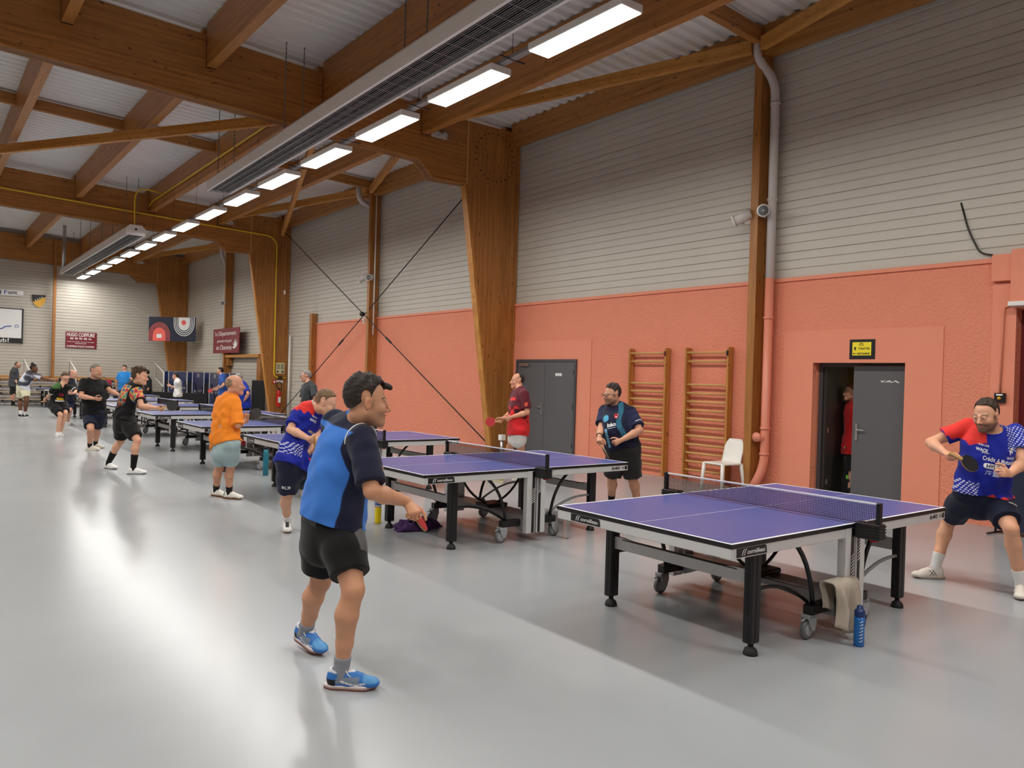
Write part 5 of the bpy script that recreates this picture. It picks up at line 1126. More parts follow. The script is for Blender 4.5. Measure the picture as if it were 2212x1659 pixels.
class Person:
    def __init__(s, key, label, **o):
        J = PEOPLE[key]; s.J = {k: np.array(v, float) for k,v in J.items() if k != 'h'}; s.h = J['h']; s.o = o; s.key = key
        s.vox = o.get('vox', 0.006); s.sc = s.h/1.78; s.g = o.get('girth', 1.0)
        j = s.J
        for sd in 'LR':   # keep the soles on the floor
            an, to = j['an'+sd], j['to'+sd]
            L_ = np.linalg.norm(to[:2]-an[:2]); raised = an[2]-0.085*s.sc
            if sd in o.get('raised',''): to[2] = 0.035
            else: an[2] = 0.09*s.sc; to[2] = 0.03
        s.up = nrm(j['neck']-j['pel'])
        s.lat_h = nrm(j['hipL']-j['hipR']); s.lat_s = nrm(j['shL']-j['shR'])
        lat = nrm(s.lat_h+s.lat_s); s.lat = nrm(lat-s.up*np.dot(lat, s.up)); s.fwd = np.cross(s.lat, s.up)
        c = j['pel']; s.origin = np.array([c[0], c[1], 0.0])
        s.root = thing('person', label, 'person', tuple(s.origin))
    # ---- torso coordinates of points: t up the spine, x to the person's left, y to the front
    def tc(s, P):
        j = s.J; q = P-j['pel']; L_ = np.linalg.norm(j['neck']-j['pel'])
        return (q@s.up)/L_, q@s.lat, q@s.fwd
    def armt(s, P, sd):
        j = s.J; a, b_ = j['sh'+sd], j['el'+sd]; d = b_-a; L2 = d@d; return (P-a)@d/L2, np.linalg.norm(P-a-np.clip((P-a)@d/L2,0,1)[:,None]*d, axis=1)
    def legt(s, P, sd):
        j = s.J; a, b_ = j['hip'+sd], j['kn'+sd]; d = b_-a; L2 = d@d; return (P-a)@d/L2, np.linalg.norm(P-a-np.clip((P-a)@d/L2,0,1)[:,None]*d, axis=1)
    def spine(s, t):
        j = s.J; p = j['pel']+(j['neck']-j['pel'])*t
        return p-s.fwd*s.o.get('hunch',0.02)*math.sin(max(0,min(1,t))*math.pi)
    def torso(s, F, grow=0.0, t0=-0.16, t1=1.0, flat=False, loose=0.0, k=0.03, warp=None):
        S = s.sc; g = s.g; be = s.o.get('belly', 0.0)
        T = [-0.30,-0.16,0.0,0.18,0.36,0.55,0.74,0.88,0.97]
        A = np.array([.120,.150,.166*g**.5,.156*g**.8,.146*g,.152*g**.8,.166*g**.5,.160,.085])*S
        B_ = np.array([.095,.115,.120*g**.5,.112*g**.8,.108*g,.114*g**.8,.120*g**.5,.100,.07])*S
        if s.o.get('female'):
            A = A*np.array([1.05,1.08,1.08,1.0,.9,.9,.9,.86,.8]); 
        OFF = np.array([0,0,0,.35,.75,.6,.15,0,0])*be
        ts = [t for t in T if t0 < t < t1]; ts = sorted(set([t0]+ts+[min(t1,0.97)]))
        ia = lambda t: np.interp(t,T,A)+grow+loose*max(0,(0.45-t))*0.12
        ib = lambda t: np.interp(t,T,B_)+grow+loose*max(0,(0.45-t))*0.12+np.interp(t,T,OFF)*0.55
        def fr(t):
            w = np.clip(t,0,1); l = nrm(s.lat_h*(1-w)+s.lat_s*w); return nrm(l-s.up*np.dot(l,s.up))
        for a, b_ in zip(ts[:-1], ts[1:]):
            ca = s.spine(a)+s.fwd*np.interp(a,T,OFF)*0.5; cb = s.spine(b_)+s.fwd*np.interp(b_,T,OFF)*0.5
            F.seg(ca, cb, ia(a), ia(b_), k if a > ts[0] else 0.002, ib(a), ib(b_), side=fr((a+b_)/2), flat0=(flat and a == ts[0]), warp=warp)
    def shoulders(s, F, grow=0.0, k=0.03, warp=None):
        j = s.J; S = s.sc
        for sd in 'LR':
            a = j['neck']*0.8+j['sh'+sd]*0.2-s.up*0.035*S
            F.seg(a, j['sh'+sd]-s.up*0.012, 0.056*S+grow, 0.056*S+grow, k, warp=warp)
    def arm(s, F, sd):
        j = s.J; S = s.sc; g = s.o.get('limb',1.0); a, e, w = j['sh'+sd], j['el'+sd], j['wr'+sd]; k = 0.014
        F.seg(a, a*.5+e*.5, 0.054*S*g, 0.047*S*g, k); F.seg(a*.5+e*.5, e, 0.047*S*g, 0.038*S*g, k)
        m = e*.68+w*.32; F.seg(e, m, 0.038*S*g, 0.044*S*g, k); F.seg(m, w, 0.044*S*g, 0.026*S*g**.5, k)
    def hand(s, F, sd):
        j = s.J; S = s.sc; w, kn = j['wr'+sd], j['ha'+sd]; d = nrm(kn-w)
        hint = np.array(s.o.get('thumb'+sd, tuple(s.fwd*0.6+np.array([0,0,0.8]))), float)
        lat = hint-d*np.dot(hint,d); lat = nrm(lat) if np.linalg.norm(lat) > 0.05 else nrm(np.cross(d, s.up))
        pn = nrm(np.cross(d, lat))*(1 if sd == 'L' else -1)      # palm normal
        mid = (s.J['neck']+s.J['pel'])/2
        curl = s.o.get('curl'+sd, 0.45); rr = 1.0 if s.vox < .0058 else 1.1 if s.vox < .0075 else 1.25
        k = 0.006
        F.seg(w-d*0.01, w+d*0.085*S, 0.026*S, 0.041*S, k, 0.02*S, 0.0145*S, side=lat)
        for i,(off,ln) in enumerate(((0.030,0.072),(0.0105,0.080),(-0.010,0.075),(-0.029,0.058))):
            p = w+d*(0.083-0.004*abs(i-1.2))*S+lat*off*S; ang = 0.0; f_ = d+lat*off*1.5; f_ = nrm(f_)
            for q,(frac,bend) in enumerate(((0.45,0.75),(0.32,1.0),(0.25,0.7))):
                ang += curl*bend*(1+0.08*i); dd = f_*math.cos(ang)+pn*math.sin(ang); p2 = p+dd*ln*frac*S
                F.seg(p, p2, 0.0090*S*rr*(1-0.08*q), 0.0083*S*rr*(1-0.08*q), 0.003); p = p2
        p = w+d*0.028*S+lat*0.024*S+pn*0.006; tcurl = s.o.get('thumbcurl'+sd, 0.35)
        for q,(ln) in enumerate((0.045,0.034,0.028)):
            dd = nrm(d*(0.62+0.2*q)+lat*(0.75-0.3*q*(1+tcurl))+pn*(0.25+0.5*tcurl*q)); p2 = p+dd*ln*S
            F.seg(p, p2, (0.0125-0.0015*q)*S*rr, (0.0112-0.0015*q)*S*rr, 0.005); p = p2
        s.hand_frame = getattr(s,'hand_frame',{}); s.hand_frame[sd] = (w+d*0.075*S+pn*0.026*S, d, lat, pn)
    def leg(s, F, sd):
        j = s.J; S = s.sc; g = s.o.get('limb',1.0); h, kn, an = j['hip'+sd], j['kn'+sd], j['an'+sd]; k = 0.018
        m = h*.5+kn*.5; F.seg(h, m, 0.088*S*g, 0.074*S*g, k); F.seg(m, kn, 0.074*S*g, 0.054*S*g, k)
        d = nrm(an-kn); back = nrm(np.cross(np.cross(d, s.fwd), d))*-1; back = -nrm(s.fwd-d*np.dot(s.fwd,d))
        c1 = kn*.70+an*.30+back*0.016*S; c2 = kn*.35+an*.65+back*0.004
        F.seg(kn, c1, 0.050*S*g, 0.057*S*g, k); F.seg(c1, c2, 0.057*S*g, 0.042*S*g, k); F.seg(c2, an, 0.042*S*g, 0.034*S, k)
        F.seg(kn+nrm(s.fwd)*0.014, kn+nrm(s.fwd)*0.014+np.array([0,0,-.02]), 0.038*S*g, 0.034*S*g, 0.02)
        F.seg(an, an*.75+j['to'+sd]*.25, 0.030*S, 0.024*S, 0.01)
    def head_frame(s):
        f = nrm(s.J['face']); u = np.array([0,0,1.0])+np.array(s.o.get('tilt',(0,0,0))); u = nrm(u-f*np.dot(u,f)); l = np.cross(u, f)
        return f, l, u
    def head(s, F):
        f, l, u = s.head_frame(); M = np.stack([f,l,u]); S = s.sc*s.o.get('head',1.0); c = s.J['head']
        P = lambda x,y,z: c+(f*x+l*y+u*z)*S
        jw = s.o.get('jaw',1.0)
        E = lambda x,y,z,rx,ry,rz,k=0.012,op='u': F.ell(P(x,y,z), np.array([rx,ry,rz])*S, M, k*S, op)
        E(-.015,0,.034,.098,.077,.088,.02); E(.026,0,-.035,.066,.060*jw,.085,.03)
        for sg in (-1,1):
            F.seg(P(-.005,sg*.052*jw,-.052), P(.066,sg*.014,-.098), .022*S*jw, .019*S, .02)
            E(.060,sg*.036,-.028,.030,.026,.026,.02)
            F.seg(P(.076,sg*.046,.017), P(.087,sg*.012,.014), .011*S, .011*S, .012)
            E(.101,sg*.032,-.001,.017,.016,.011,.010,'s')
            E(.086,sg*.032,-.001,.013,.016,.012,.004)
            E(-.010,sg*.080,-.006,.019,.009,.031,.006); E(-.003,sg*.089,-.003,.0105,.007,.019,.004,'s')
            E(.097,sg*.0115,-.040,.012,.009,.0085,.006)
        E(.074,0,-.100,.024,.026,.020,.02)
        F.seg(P(.090,0,.006), P(.114,0,-.034), .0085*S, .0125*S, .010)
        E(.088,0,-.063,.015,.025,.0068,.006); E(.086,0,-.0755,.014,.021,.0075,.006)
        E(.101,0,-.0695,.012,.020,.0016,.002,'s')
        nk = s.J['neck']; ng = s.o.get('neck',1.0)
        F.seg(nk-s.up*.03, P(-.022,0,-.055), .060*S*ng, .055*S*ng, .02)
    def hair(s):
        st = s.o.get('hair'); 
        if not st: return
        f, l, u = s.head_frame(); M = np.stack([f,l,u]); S = s.sc*s.o.get('head',1.0); c = s.J['head']; col = np.array(st['col'])
        v = min(s.vox, 0.007); F = Field(c-0.19*S-st.get('extra',0), c+0.19*S+st.get('extra',0), v)
        th = st.get('th',0.010); top = st.get('top',0.006); kind = st.get('kind','short'); lump = st.get('lump',0.004); fq = st.get('freq',70)
        front = st.get('front',0.058)
        xs = np.array([-.13,-.06,-.03,-.012,.012,.026,.05,.075,.12])
        ys = np.array([-.078,-.070,-.040,-.020,-.030,.012,front-.012,front,front+.004])
        if kind == 'long': ys = np.array([-.15,-.15,-.12,-.06,-.02,.02,front-.01,front,front+.004])
        def g(dd, q, X):
            q = q/S; uh = np.interp(q[...,0], xs, ys)
            rise = np.clip((q[...,2]-.02)/.08,0,1)
            dd = dd-(top*S)*rise-lump*S*noise3(X-c, fq, 3)*(0.4+rise)-0.35*lump*S*noise3(X-c, fq*2.4, 5)
            cut = (uh-q[...,2])*0.75*S
            r = np.maximum(dd, cut)
            # leave the ear free
            ear = np.sqrt(((q[...,0]+.006)/.024)**2+((q[...,2]+.008)/.036)**2)-1
            if kind != 'long': r = np.maximum(r, -ear*.024*S-np.where(np.abs(q[...,1])>.05,0,9))
            if kind == 'fringe':       # bald crown
                r = np.maximum(r, (q[...,2]-(st.get('crown',.045)-0.35*(q[...,0]+.05)))*0.8*S)
            if kind == 'receding':
                r = np.maximum(r, (q[...,0]-st.get('rec',.02))*0.8*S-np.where(q[...,2]>.03,0,9))
            return r
        F.ell(c+(-f*.016+u*.034)*S, np.array([.099+th,.0775+th*.8,.089+th])*S, M, 0.001, 'u', g)
        if kind == 'fringy' or st.get('quiff'):
            F.seg(c+(f*.07+u*.088+l*.03)*S, c+(f*.107+u*.083-l*.012)*S, .026*S, .015*S, .02, warp=lambda X: 0.004*noise3(X-c,90,4))
        if st.get('bun'):
            F.ell(c+(-f*.055+u*.150)*S, np.array([.05,.05,.042])*S, M, .01); 
        if st.get('tail'):
            F.seg(c+(-f*.105+u*.02)*S, c+(-f*.145-u*.10)*S, .034*S, .026*S, .02); F.seg(c+(-f*.145-u*.10)*S, c+(-f*.125-u*.21)*S, .026*S, .010*S, .01)
        V, Q = F.mesh('hair')
        if V is None: return
        n = noise3(V-c, 130, 9)[:,None]*0.18+noise3(V-c,40,2)[:,None]*0.1
        cols = np.clip(col*(1+n),0,1)
        if st.get('fade') is not None:
            z = ((V-c)@u)/S; w = np.clip((z-st.get('fadez',-.03))/.05,0,1)[:,None]; cols = cols*w+np.array(st['fade'])*(1-w)
        np_mesh('hair', V, Q, 'hair', s.root, s.origin, cols)
    def build_body(s):
        j = s.J; P = np.array([v for k,v in j.items() if k not in ('face','chest')])
        F = Field(P.min(0)-0.24, P.max(0)+0.24, s.vox)
        s.torso(F); s.shoulders(F)
        for sd in 'LR': s.arm(F, sd); s.leg(F, sd); s.hand(F, sd)
        s.head(F)
        V, Q = F.mesh('body', 1)
        sk = np.array(s.o.get('skin', SKIN)); cols = np.repeat(sk[None], len(V), 0)
        f, l, u = s.head_frame(); S = s.sc*s.o.get('head',1.0); q = (V-j['head'])/S; X, Y, Z = q@f, q@l, q@u
        def mixc(m, c):
            m = np.clip(m,0,1)[:,None]; return cols*(1-m)+np.array(c)*m
        near = (np.abs(X) < .2)&(np.abs(Z) < .2)
        # lips, flushed cheeks and nose, ears, brows, stubble, cap of clipped hair
        cols = mixc(near*(X>.07)*np.exp(-((Z+.068)/.008)**2-(Y/.022)**2)*0.75, sk*np.array([.85,.5,.48]))
        cols = mixc(near*(X>.05)*np.exp(-((Z+.03)/.022)**2-((np.abs(Y)-.038)/.02)**2)*0.3, sk*np.array([1.0,.68,.62]))
        cols = mixc(near*(X>.10)*np.exp(-((Z+.035)/.014)**2)*0.3, sk*np.array([1.0,.66,.6]))
        cols = mixc(near*(np.abs(Y)>.078)*np.exp(-((Z+.006)/.03)**2)*0.35, sk*np.array([1.0,.6,.55]))
        bc = s.o.get('brow', (s.o.get('hair') or {}).get('col', C(60,45,35)))
        cols = mixc(near*(X>.06)*np.clip(1.6-np.abs((Z-.021-.004*np.cos((np.abs(Y)-.035)*60))/.0042),0,1)*((np.abs(Y)>.012)&(np.abs(Y)<.054))*0.85, bc)
        # eyes: white, iris, lid line
        for sg in (-1,1):
            d2 = ((Y-sg*.032)/.0125)**2+((Z+.001)/.0046)**2
            cols = mixc(near*(X>.06)*(d2<1), (0.50,0.48,0.46)); d3 = ((Y-sg*.032)/.0054)**2+((Z+.001)/.0050)**2
            cols = mixc(near*(X>.06)*(d3<1), s.o.get('iris', C(62,44,30))); cols = mixc(near*(X>.06)*(d2<1.7)*(d2>=1)*(Z>0)*0.7, sk*0.35)
        if s.o.get('beard') is not None:
            ss = lambda v, w_: np.clip(v/w_+.5,0,1)
            m = near*ss(X+.012,.02)*ss(-.046-Z,.022)*ss(Z+.135,.03)*(1-np.exp(-((Z+.069)/.007)**2-(Y/.02)**2))
            m = np.maximum(m, near*ss(X-.07,.01)*np.exp(-((Z+.055)/.006)**2)*ss(.028-np.abs(Y),.012))
            m = np.maximum(m, near*ss(X-.004,.014)*ss(.026-X,.016)*ss(.01-Z,.02)*ss(Z+.09,.02)*ss(np.abs(Y)-.045,.01))
            cols = mixc(m*s.o.get('beard_w',0.7), s.o['beard'])
        for sd in 'LR':     # knuckles and knees a touch redder
            for k_, r_ in (('ha',.05),('kn',.06),('el',.05)):
                dd = np.linalg.norm(V-j[k_+sd],axis=1); cols = mixc(np.exp(-(dd/r_)**2)*0.25, sk*np.array([1.0,.72,.66]))
        cols = cols*(1+0.05*noise3(V-j['pel'], 22, 6)[:,None])
        s.body = np_mesh('body', V, Q, 'skin', s.root, s.origin, np.clip(cols,0,1))
    def build_shirt(s):
        j = s.J; S = s.sc; o = s.o; lo = o.get('loose',1.0); seed = abs(hash(s.key)) % 97 if False else len(s.key)*7+3
        P = np.array([j[k] for k in ('neck','pel','shL','shR','elL','elR','hipL','hipR')])
        F = Field(P.min(0)-0.30, P.max(0)+0.22, max(s.vox,0.0052))
        pel = j['pel']; fold = o.get('fold',1.0)
        def warp(X):
            q = X-pel; t = (q@s.up)/np.linalg.norm(j['neck']-pel); amp = 0.005*fold*(1.3-np.clip(t,0,1))
            a = np.sin((q@s.up)*38+6*np.sin((q@s.lat)*9+seed)+(q@s.fwd)*10)*0.7+np.sin((q@s.lat)*46+4*np.sin((q@s.up)*11)+seed)*0.7+noise3(q, 20, seed)
            return (amp*a).astype(np.float32)
        s.torso(F, 0.016*lo, o.get('hem',-0.17), 0.97, True, o.get('flare',0.35), 0.03, warp)
        for sd in 'LR':          # the hem hangs over the tops of the shorts
            h, kn = j['hip'+sd], j['kn'+sd]; w_ = o.get('short_w',1.0); lg = o.get('limb',1.0)
            F.seg(h+nrm(h-kn)*0.02, h+(kn-h)*0.40, (0.088*lg+.024*w_+.006+.006*fold)*S, (0.082*lg+.026*w_+.006+.006*fold)*S, 0.03, warp=warp)
        hp = s.spine(o.get('hem',-0.17)); hn = (s.up+np.array(o.get('hem_tilt',(0,0,0)))).astype(np.float32)
        F.add(lambda X: ((X-hp.astype(np.float32))@hn).astype(np.float32), hp-0.45, hp+0.45*np.array([1,1,.2]), 0.001, 's')
        s.shoulders(F, 0.014*lo, 0.035, warp)
        for sd in 'LR':
            a, e = j['sh'+sd], j['el'+sd]; ln = o.get('sleeve',0.72); b_ = a+(e-a)*ln; g = o.get('limb',1.0)
            F.seg(a, b_, (0.058*g+.014*lo)*S, (0.060*g+.016*lo)*S, 0.018, flat1=True, warp=lambda X, a=a: (0.003*fold*noise3(X-a, 34, seed+2)).astype(np.float32))
        f, l, u = s.head_frame(); nk = j['neck']; hd = j['head']; nd = nrm(hd-nk)
        F.seg(nk-nd*.0+s.fwd*.012, nk+nd*.2, .066*S*o.get('neck',1.0), .085*S, 0.008, op='s')
        if o.get('vneck'): F.seg(nk+s.fwd*.06*S+s.up*.01, nk+s.fwd*.11*S-s.up*.07*S, .035*S, .012*S, .004, op='s')
        V, Q = F.mesh('shirt', 1)
        cols = np.clip(o['shirt'](s, V),0,1)
        s.shirt_o = np_mesh('shirt', V, Q, 'cloth', s.root, s.origin, cols)
        if s.o.get('prints'): s.shirt_bvh = BVHTree.FromPolygons(V.tolist(), Q.tolist())
        if o.get('collar') is not None:
            ring = []; ang = np.linspace(0,2*math.pi,21)[:-1]
            for rr,hz in ((.064,.0),(.069,.036),(.081,.012)):
                ring.append([nk+s.fwd*.012+(s.lat*math.sin(a)*1.05+s.fwd*math.cos(a))*rr*S*o.get('neck',1.0)+nd*(hz+0.012-0.03*max(0,math.cos(a)))*S for a in ang])
            n = 20; VV = np.array(sum(ring,[])); FF = np.array([(r_*n+i, r_*n+(i+1)%n, (r_+1)*n+(i+1)%n, (r_+1)*n+i) for r_ in range(2) for i in range(n)])
            cb = np_mesh('collar', VV, FF, 'cloth', s.shirt_o, s.origin, np.repeat(np.array(o['collar'])[None],len(VV),0)); md = cb.modifiers.new('t','SOLIDIFY'); md.thickness = 0.004
    def build_shorts(s):
        j = s.J; S = s.sc; o = s.o; g = s.g; frac = o.get('short_len',0.80); lg = o.get('limb',1.0)
        P = np.array([j[k] for k in ('pel','hipL','hipR','knL','knR')]); F = Field(P.min(0)-0.26, P.max(0)+0.26, max(s.vox,0.005))
        warp = lambda X: (0.004*noise3(X-j['pel'], 19, 11)+0.0025*np.sin((X-j['pel'])[...,2]*22+5*np.sin((X-j['pel'])[...,0]*14))).astype(np.float32)
        s.torso(F, 0.006, -0.22, o.get('waist',0.04), False, 0, 0.03, warp)
        for sd in 'LR':
            h, kn = j['hip'+sd], j['kn'+sd]; e = h+(kn-h)*frac; w = o.get('short_w',1.0)
            F.seg(h-s.up*0.0+nrm(h-kn)*0.02, h*.5+e*.5, (0.088*lg+.024*w)*S, (0.082*lg+.026*w)*S, 0.03, warp=warp)
            F.seg(h*.5+e*.5, e, (0.082*lg+.026*w)*S, (0.068*lg+.030*w)*S, 0.02, flat1=True, warp=warp)
        V, Q = F.mesh('shorts', 1); s.shorts_o = np_mesh('shorts', V, Q, 'cloth', s.root, s.origin, np.clip(o['shorts'](s, V),0,1))
        if s.o.get('prints'): s.shorts_bvh = BVHTree.FromPolygons(V.tolist(), Q.tolist())
    def build_feet(s):
        j = s.J; S = s.sc; o = s.o
        if o.get('nofeet'): return
        for sd in 'LR':
            an, to, kn = j['an'+sd], j['to'+sd], j['kn'+sd]
            fh = nrm(np.array([*(to-an)[:2],0])); raised = sd in o.get('raised','')
            if raised:
                e = math.asin(np.clip((an[2]-to[2])/max(np.linalg.norm(to-an),.01),-1,1)); e0 = math.asin(.055/ .20); pt = max(0,e-e0)
            else: pt = 0
            f = fh*math.cos(pt)-np.array([0,0,1])*math.sin(pt); u = fh*math.sin(pt)+np.array([0,0,1])*math.cos(pt); l = np.cross(u, f)
            base = an-u*0.088*S
            if raised: base = base+np.array([0,0,1])*(0.004-min((base+f*x*S)[2] for x in (-.07,.20)))
            else: base[2] = 0.0
            G = lambda x,y,z: base+(f*x+l*y+u*z)*S
            sc_ = o.get('sock'); 
            if sc_ is not None:
                F = Field(an-0.10-.3*min(o.get('sock_h',.1),.4), an+0.10+o.get('sock_h',.1), 0.006); top = o.get('sock_h',0.10); d = nrm(kn-an)
                F.seg(G(.0,0,.06), an+d*.02, .040*S, .0385*S, .01); lr = np.interp(top/.43,[0,.35,.7],[.034,.042*s.o.get('limb',1.0),.060*s.o.get('limb',1.0)])+.006
                bk = -nrm(s.fwd-d*np.dot(s.fwd,d))*np.interp(top/.43,[0,.35,.7],[0,.004,.016])
                F.seg(an, an+d*top*S+bk, .0395*S, lr*S, .01, flat1=True, warp=lambda X: (0.0012*np.sin((X-an)@d.astype(np.float32)*260)).astype(np.float32))
                V, Q = F.mesh('sock'); np_mesh('sock', V, Q, 'cloth', s.root, s.origin, np.repeat(np.array(sc_)[None],len(V),0))
            v = 0.0055 if s.vox < .0065 else 0.008
            F = Field(base-0.26*S, base+0.26*S, v); M = np.stack([f,l,u])
            F.seg(G(-.030,0,.045),G(.05,0,.048),.036*S,.040*S,.02,.042*S,.040*S,side=l); F.seg(G(.05,0,.045),G(.150,.004,.034),.040*S,.041*S,.02,.040*S,.026*S,side=l)
            F.ell(G(.158,.004,.033), np.array([.045,.042,.026])*S, M, .02); F.ell(G(-.035,0,.055), np.array([.038,.034,.05])*S, M, .02)
            F.seg(G(-.020,0,.07),G(-.012,0,.098),.040*S,.041*S,.012,.046*S,.048*S,side=l,flat1=True)
            F.seg(G(.03,0,.075),G(.10,0,.055),.026*S,.028*S,.02)
            F.seg(G(-.008,0,.075),G(-.004,0,.13),.033*S,.035*S,.004,.038*S,.04*S,side=l,op='s')
            F.add(lambda X: ((X-base)@u.astype(np.float32)-0.016*S).astype(np.float32), base-0.3, base+0.3, 0.002, 's')
            V, Q = F.mesh('shoe'); q = (V-base)/S; x, y, z = q@f, q@l, q@u
            so = np_mesh('shoe', V, Q, 'shoe', s.root, s.origin, np.clip(o['shoe'](x,y*(1 if sd=='L' else -1),z),0,1))
            n = 40; prof = []
            for i in range(n):
                a = 2*math.pi*i/n; xx = .052+.142*math.cos(a); hw = np.interp(xx,[-.09,-.05,.03,.13,.2],[.020,.040,.036,.048,.024]); prof.append((xx, hw*np.sign(math.sin(a))*abs(math.sin(a))**.6))
            V = np.array([G(xx*sc2-.0 if True else 0, yy*sc2, zz+(0.010*max(0,(xx-.14))/.06)) for zz,sc2 in ((0.0,.96),(.006,1.0),(.022,1.0),(.025,.96)) for xx,yy in prof])
            Q1 = [(r_*n+i, r_*n+(i+1)%n, (r_+1)*n+(i+1)%n, (r_+1)*n+i) for r_ in range(3) for i in range(n)]
            me = mesh_from('sole', V-s.origin, Q1+[tuple(range(n-1,-1,-1)), tuple(3*n+i for i in range(n))], False)
            a = me.color_attributes.new('Col','FLOAT_COLOR','POINT'); s1, s2 = o.get('sole',(C(238,236,230),C(238,236,230)))
            a.data.foreach_set('color', np.array([[*(s1 if i < 2*n else s2),1] for i in range(4*n)],np.float32).ravel())
            put('sole', me, 'shoe', so)
            if o.get('lace') is not None:
                mb = MB()
                for i in range(5):
                    xx = .045+.02*i; zz = .100-.010*i; mb.tube([G(xx-.006,-.022,zz-.006),G(xx,0,zz+.006),G(xx+.006,.022,zz-.006)],.0035*S,5)
                mb.tube([G(.04,0,.108),G(.03,-.03,.105),G(.045,-.04,.085),G(.06,-.035,.07)],.003*S,5); mb.tube([G(.04,0,.108),G(.03,.03,.105),G(.05,.04,.085)],.003*S,5)
                mb.v = [tuple(np.array(q)-s.origin) for q in mb.v]; lo_ = mb.build('laces', o['lace'], so, True)
    def glasses(s):
        f, l, u = s.head_frame(); S = s.sc*s.o.get('head',1.0); c = s.J['head']; P = lambda x,y,z: c+(f*x+l*y+u*z)*S
        mb = MB()
        for sg in (-1,1):
            mb.tube([P(.110,sg*.033+.025*math.cos(a),-.002+.017*math.sin(a)) for a in np.linspace(0,2*math.pi,15)[:-1]],.0026*S,5,closed=True)
            mb.tube([P(.106,sg*.058,.004),P(.09,sg*.076,.006),P(-.005,sg*.086,.008),P(-.025,sg*.084,-.006)],.0026*S,5)
        mb.tube([P(.111,-.009,.002),P(.114,0,.005),P(.111,.009,.002)],.0024*S,5)
        mb.v = [tuple(np.array(q)-s.origin) for q in mb.v]; mb.build('glasses','glass_frame',s.root,True)
    def watch(s, sd, mat='black'):
        j = s.J; w, e = j['wr'+sd], j['el'+sd]; d = nrm(e-w); c = w+d*.035; a = nrm(np.cross(d,[0.3,0.2,1])); b_ = np.cross(d,a)
        mb = MB().tube([c+(a*math.cos(t)+b_*math.sin(t))*.034*s.sc for t in np.linspace(0,2*math.pi,15)[:-1]],.008*s.sc,6,closed=True)
        mb.v = [tuple(np.array(q)-s.origin) for q in mb.v]; mb.build('wristband',mat,s.root,True)
    def print_on(s, what, txt, w, h, t, x, col, front=True, rot=0.0, on='shirt', arm=None, shear=0.0, bold=0.01, lift=0.0035):
        """flat printed lettering laid on the garment"""
        me = text_mesh(txt, 1.0, shear=shear, bold=bold, depth=0.0) if isinstance(txt,str) else txt
        co = np.array([v.co[:] for v in me.vertices]); lo, hi = co.min(0), co.max(0); c = (lo+hi)/2
        s._place(me, co, c, w/(hi[0]-lo[0]), h/(hi[1]-lo[1]), t, x, col, front, rot, on, arm, what, lift)
    def _place(s, me, co, c, sx, sy, t, x, col, front, rot, on, arm, what, lift):
        j = s.J; bvh = s.shirt_bvh if on == 'shirt' else s.shorts_bvh; par = s.shirt_o if on == 'shirt' else s.shorts_o
        if arm:
            A, E = j[('sh' if on=='shirt' else 'hip')+arm[0]], j[('el' if on=='shirt' else 'kn')+arm[0]]; O = A+(E-A)*t; Y = nrm(A-E); Z = nrm(np.array(arm[1],float)); Z = nrm(Z-Y*np.dot(Y,Z)); X = np.cross(Y,Z); O = O+X*x
        else:
            Z = s.fwd*(1 if front else -1); Y = s.up; X = np.cross(Y,Z); O = j['pel']+(j['neck']-j['pel'])*t+X*x*(1)
        cr, sr = math.cos(rot), math.sin(rot); last = 0.12
        for v, q in zip(me.vertices, co):
            a, b_ = (q[0]-c[0])*sx, (q[1]-c[1])*sy; a, b_ = a*cr-b_*sr, a*sr+b_*cr
            p = O+X*a+Y*b_; hit = bvh.ray_cast(Vector(p+Z*0.5), Vector(-Z), 0.6)
            if hit[0] is not None: d = np.array(hit[0]); last = float((d-p)@Z)
            else: d = p+Z*last
            v.co = Vector(d+Z*lift-s.origin)
        a = me.color_attributes.new('Col','FLOAT_COLOR','POINT'); a.data.foreach_set('color', np.tile(np.array([*col,1],np.float32),len(me.vertices)))
        put(what, me, 'print', par)
    def shape_on(s, what, pts, t, x, col, **k):
        """printed flat shape given as polygons in metres"""
        V = []; Fc = []
        for pg in pts:
            n = len(V); V += [(a,b_,0) for a,b_ in pg]; Fc.append(tuple(range(n,n+len(pg))))
        me = mesh_from(what, V, Fc); co = np.array(V)
        s._place(me, co, np.zeros(3), 1, 1, t, x, col, k.get('front',True), k.get('rot',0), k.get('on','shirt'), k.get('arm'), what, k.get('lift',0.0035))
    def strip_on(s, what, path, width, col, side=1, on='shirt', lift=0.004):
        """piping laid on the garment along world points"""
        bvh = s.shirt_bvh; pts = []
        for p in path:
            h = bvh.find_nearest(Vector(p)); n_ = np.array(h[1]); pts.append(np.array(h[0])+n_*lift)
        mb = MB().tube(pts, width, 6); mb.v = [tuple(np.array(q)-s.origin) for q in mb.v]
        me = mesh_from(what, mb.v, mb.f, True); a = me.color_attributes.new('Col','FLOAT_COLOR','POINT'); a.data.foreach_set('color', np.tile(np.array([*col,1],np.float32),len(me.vertices)))
        put(what, me, 'print', s.shirt_o)
    def all(s):
        s.build_body(); s.hair(); s.build_shirt(); s.build_shorts(); s.build_feet()
        if s.o.get('glasses'): s.glasses()
        return s
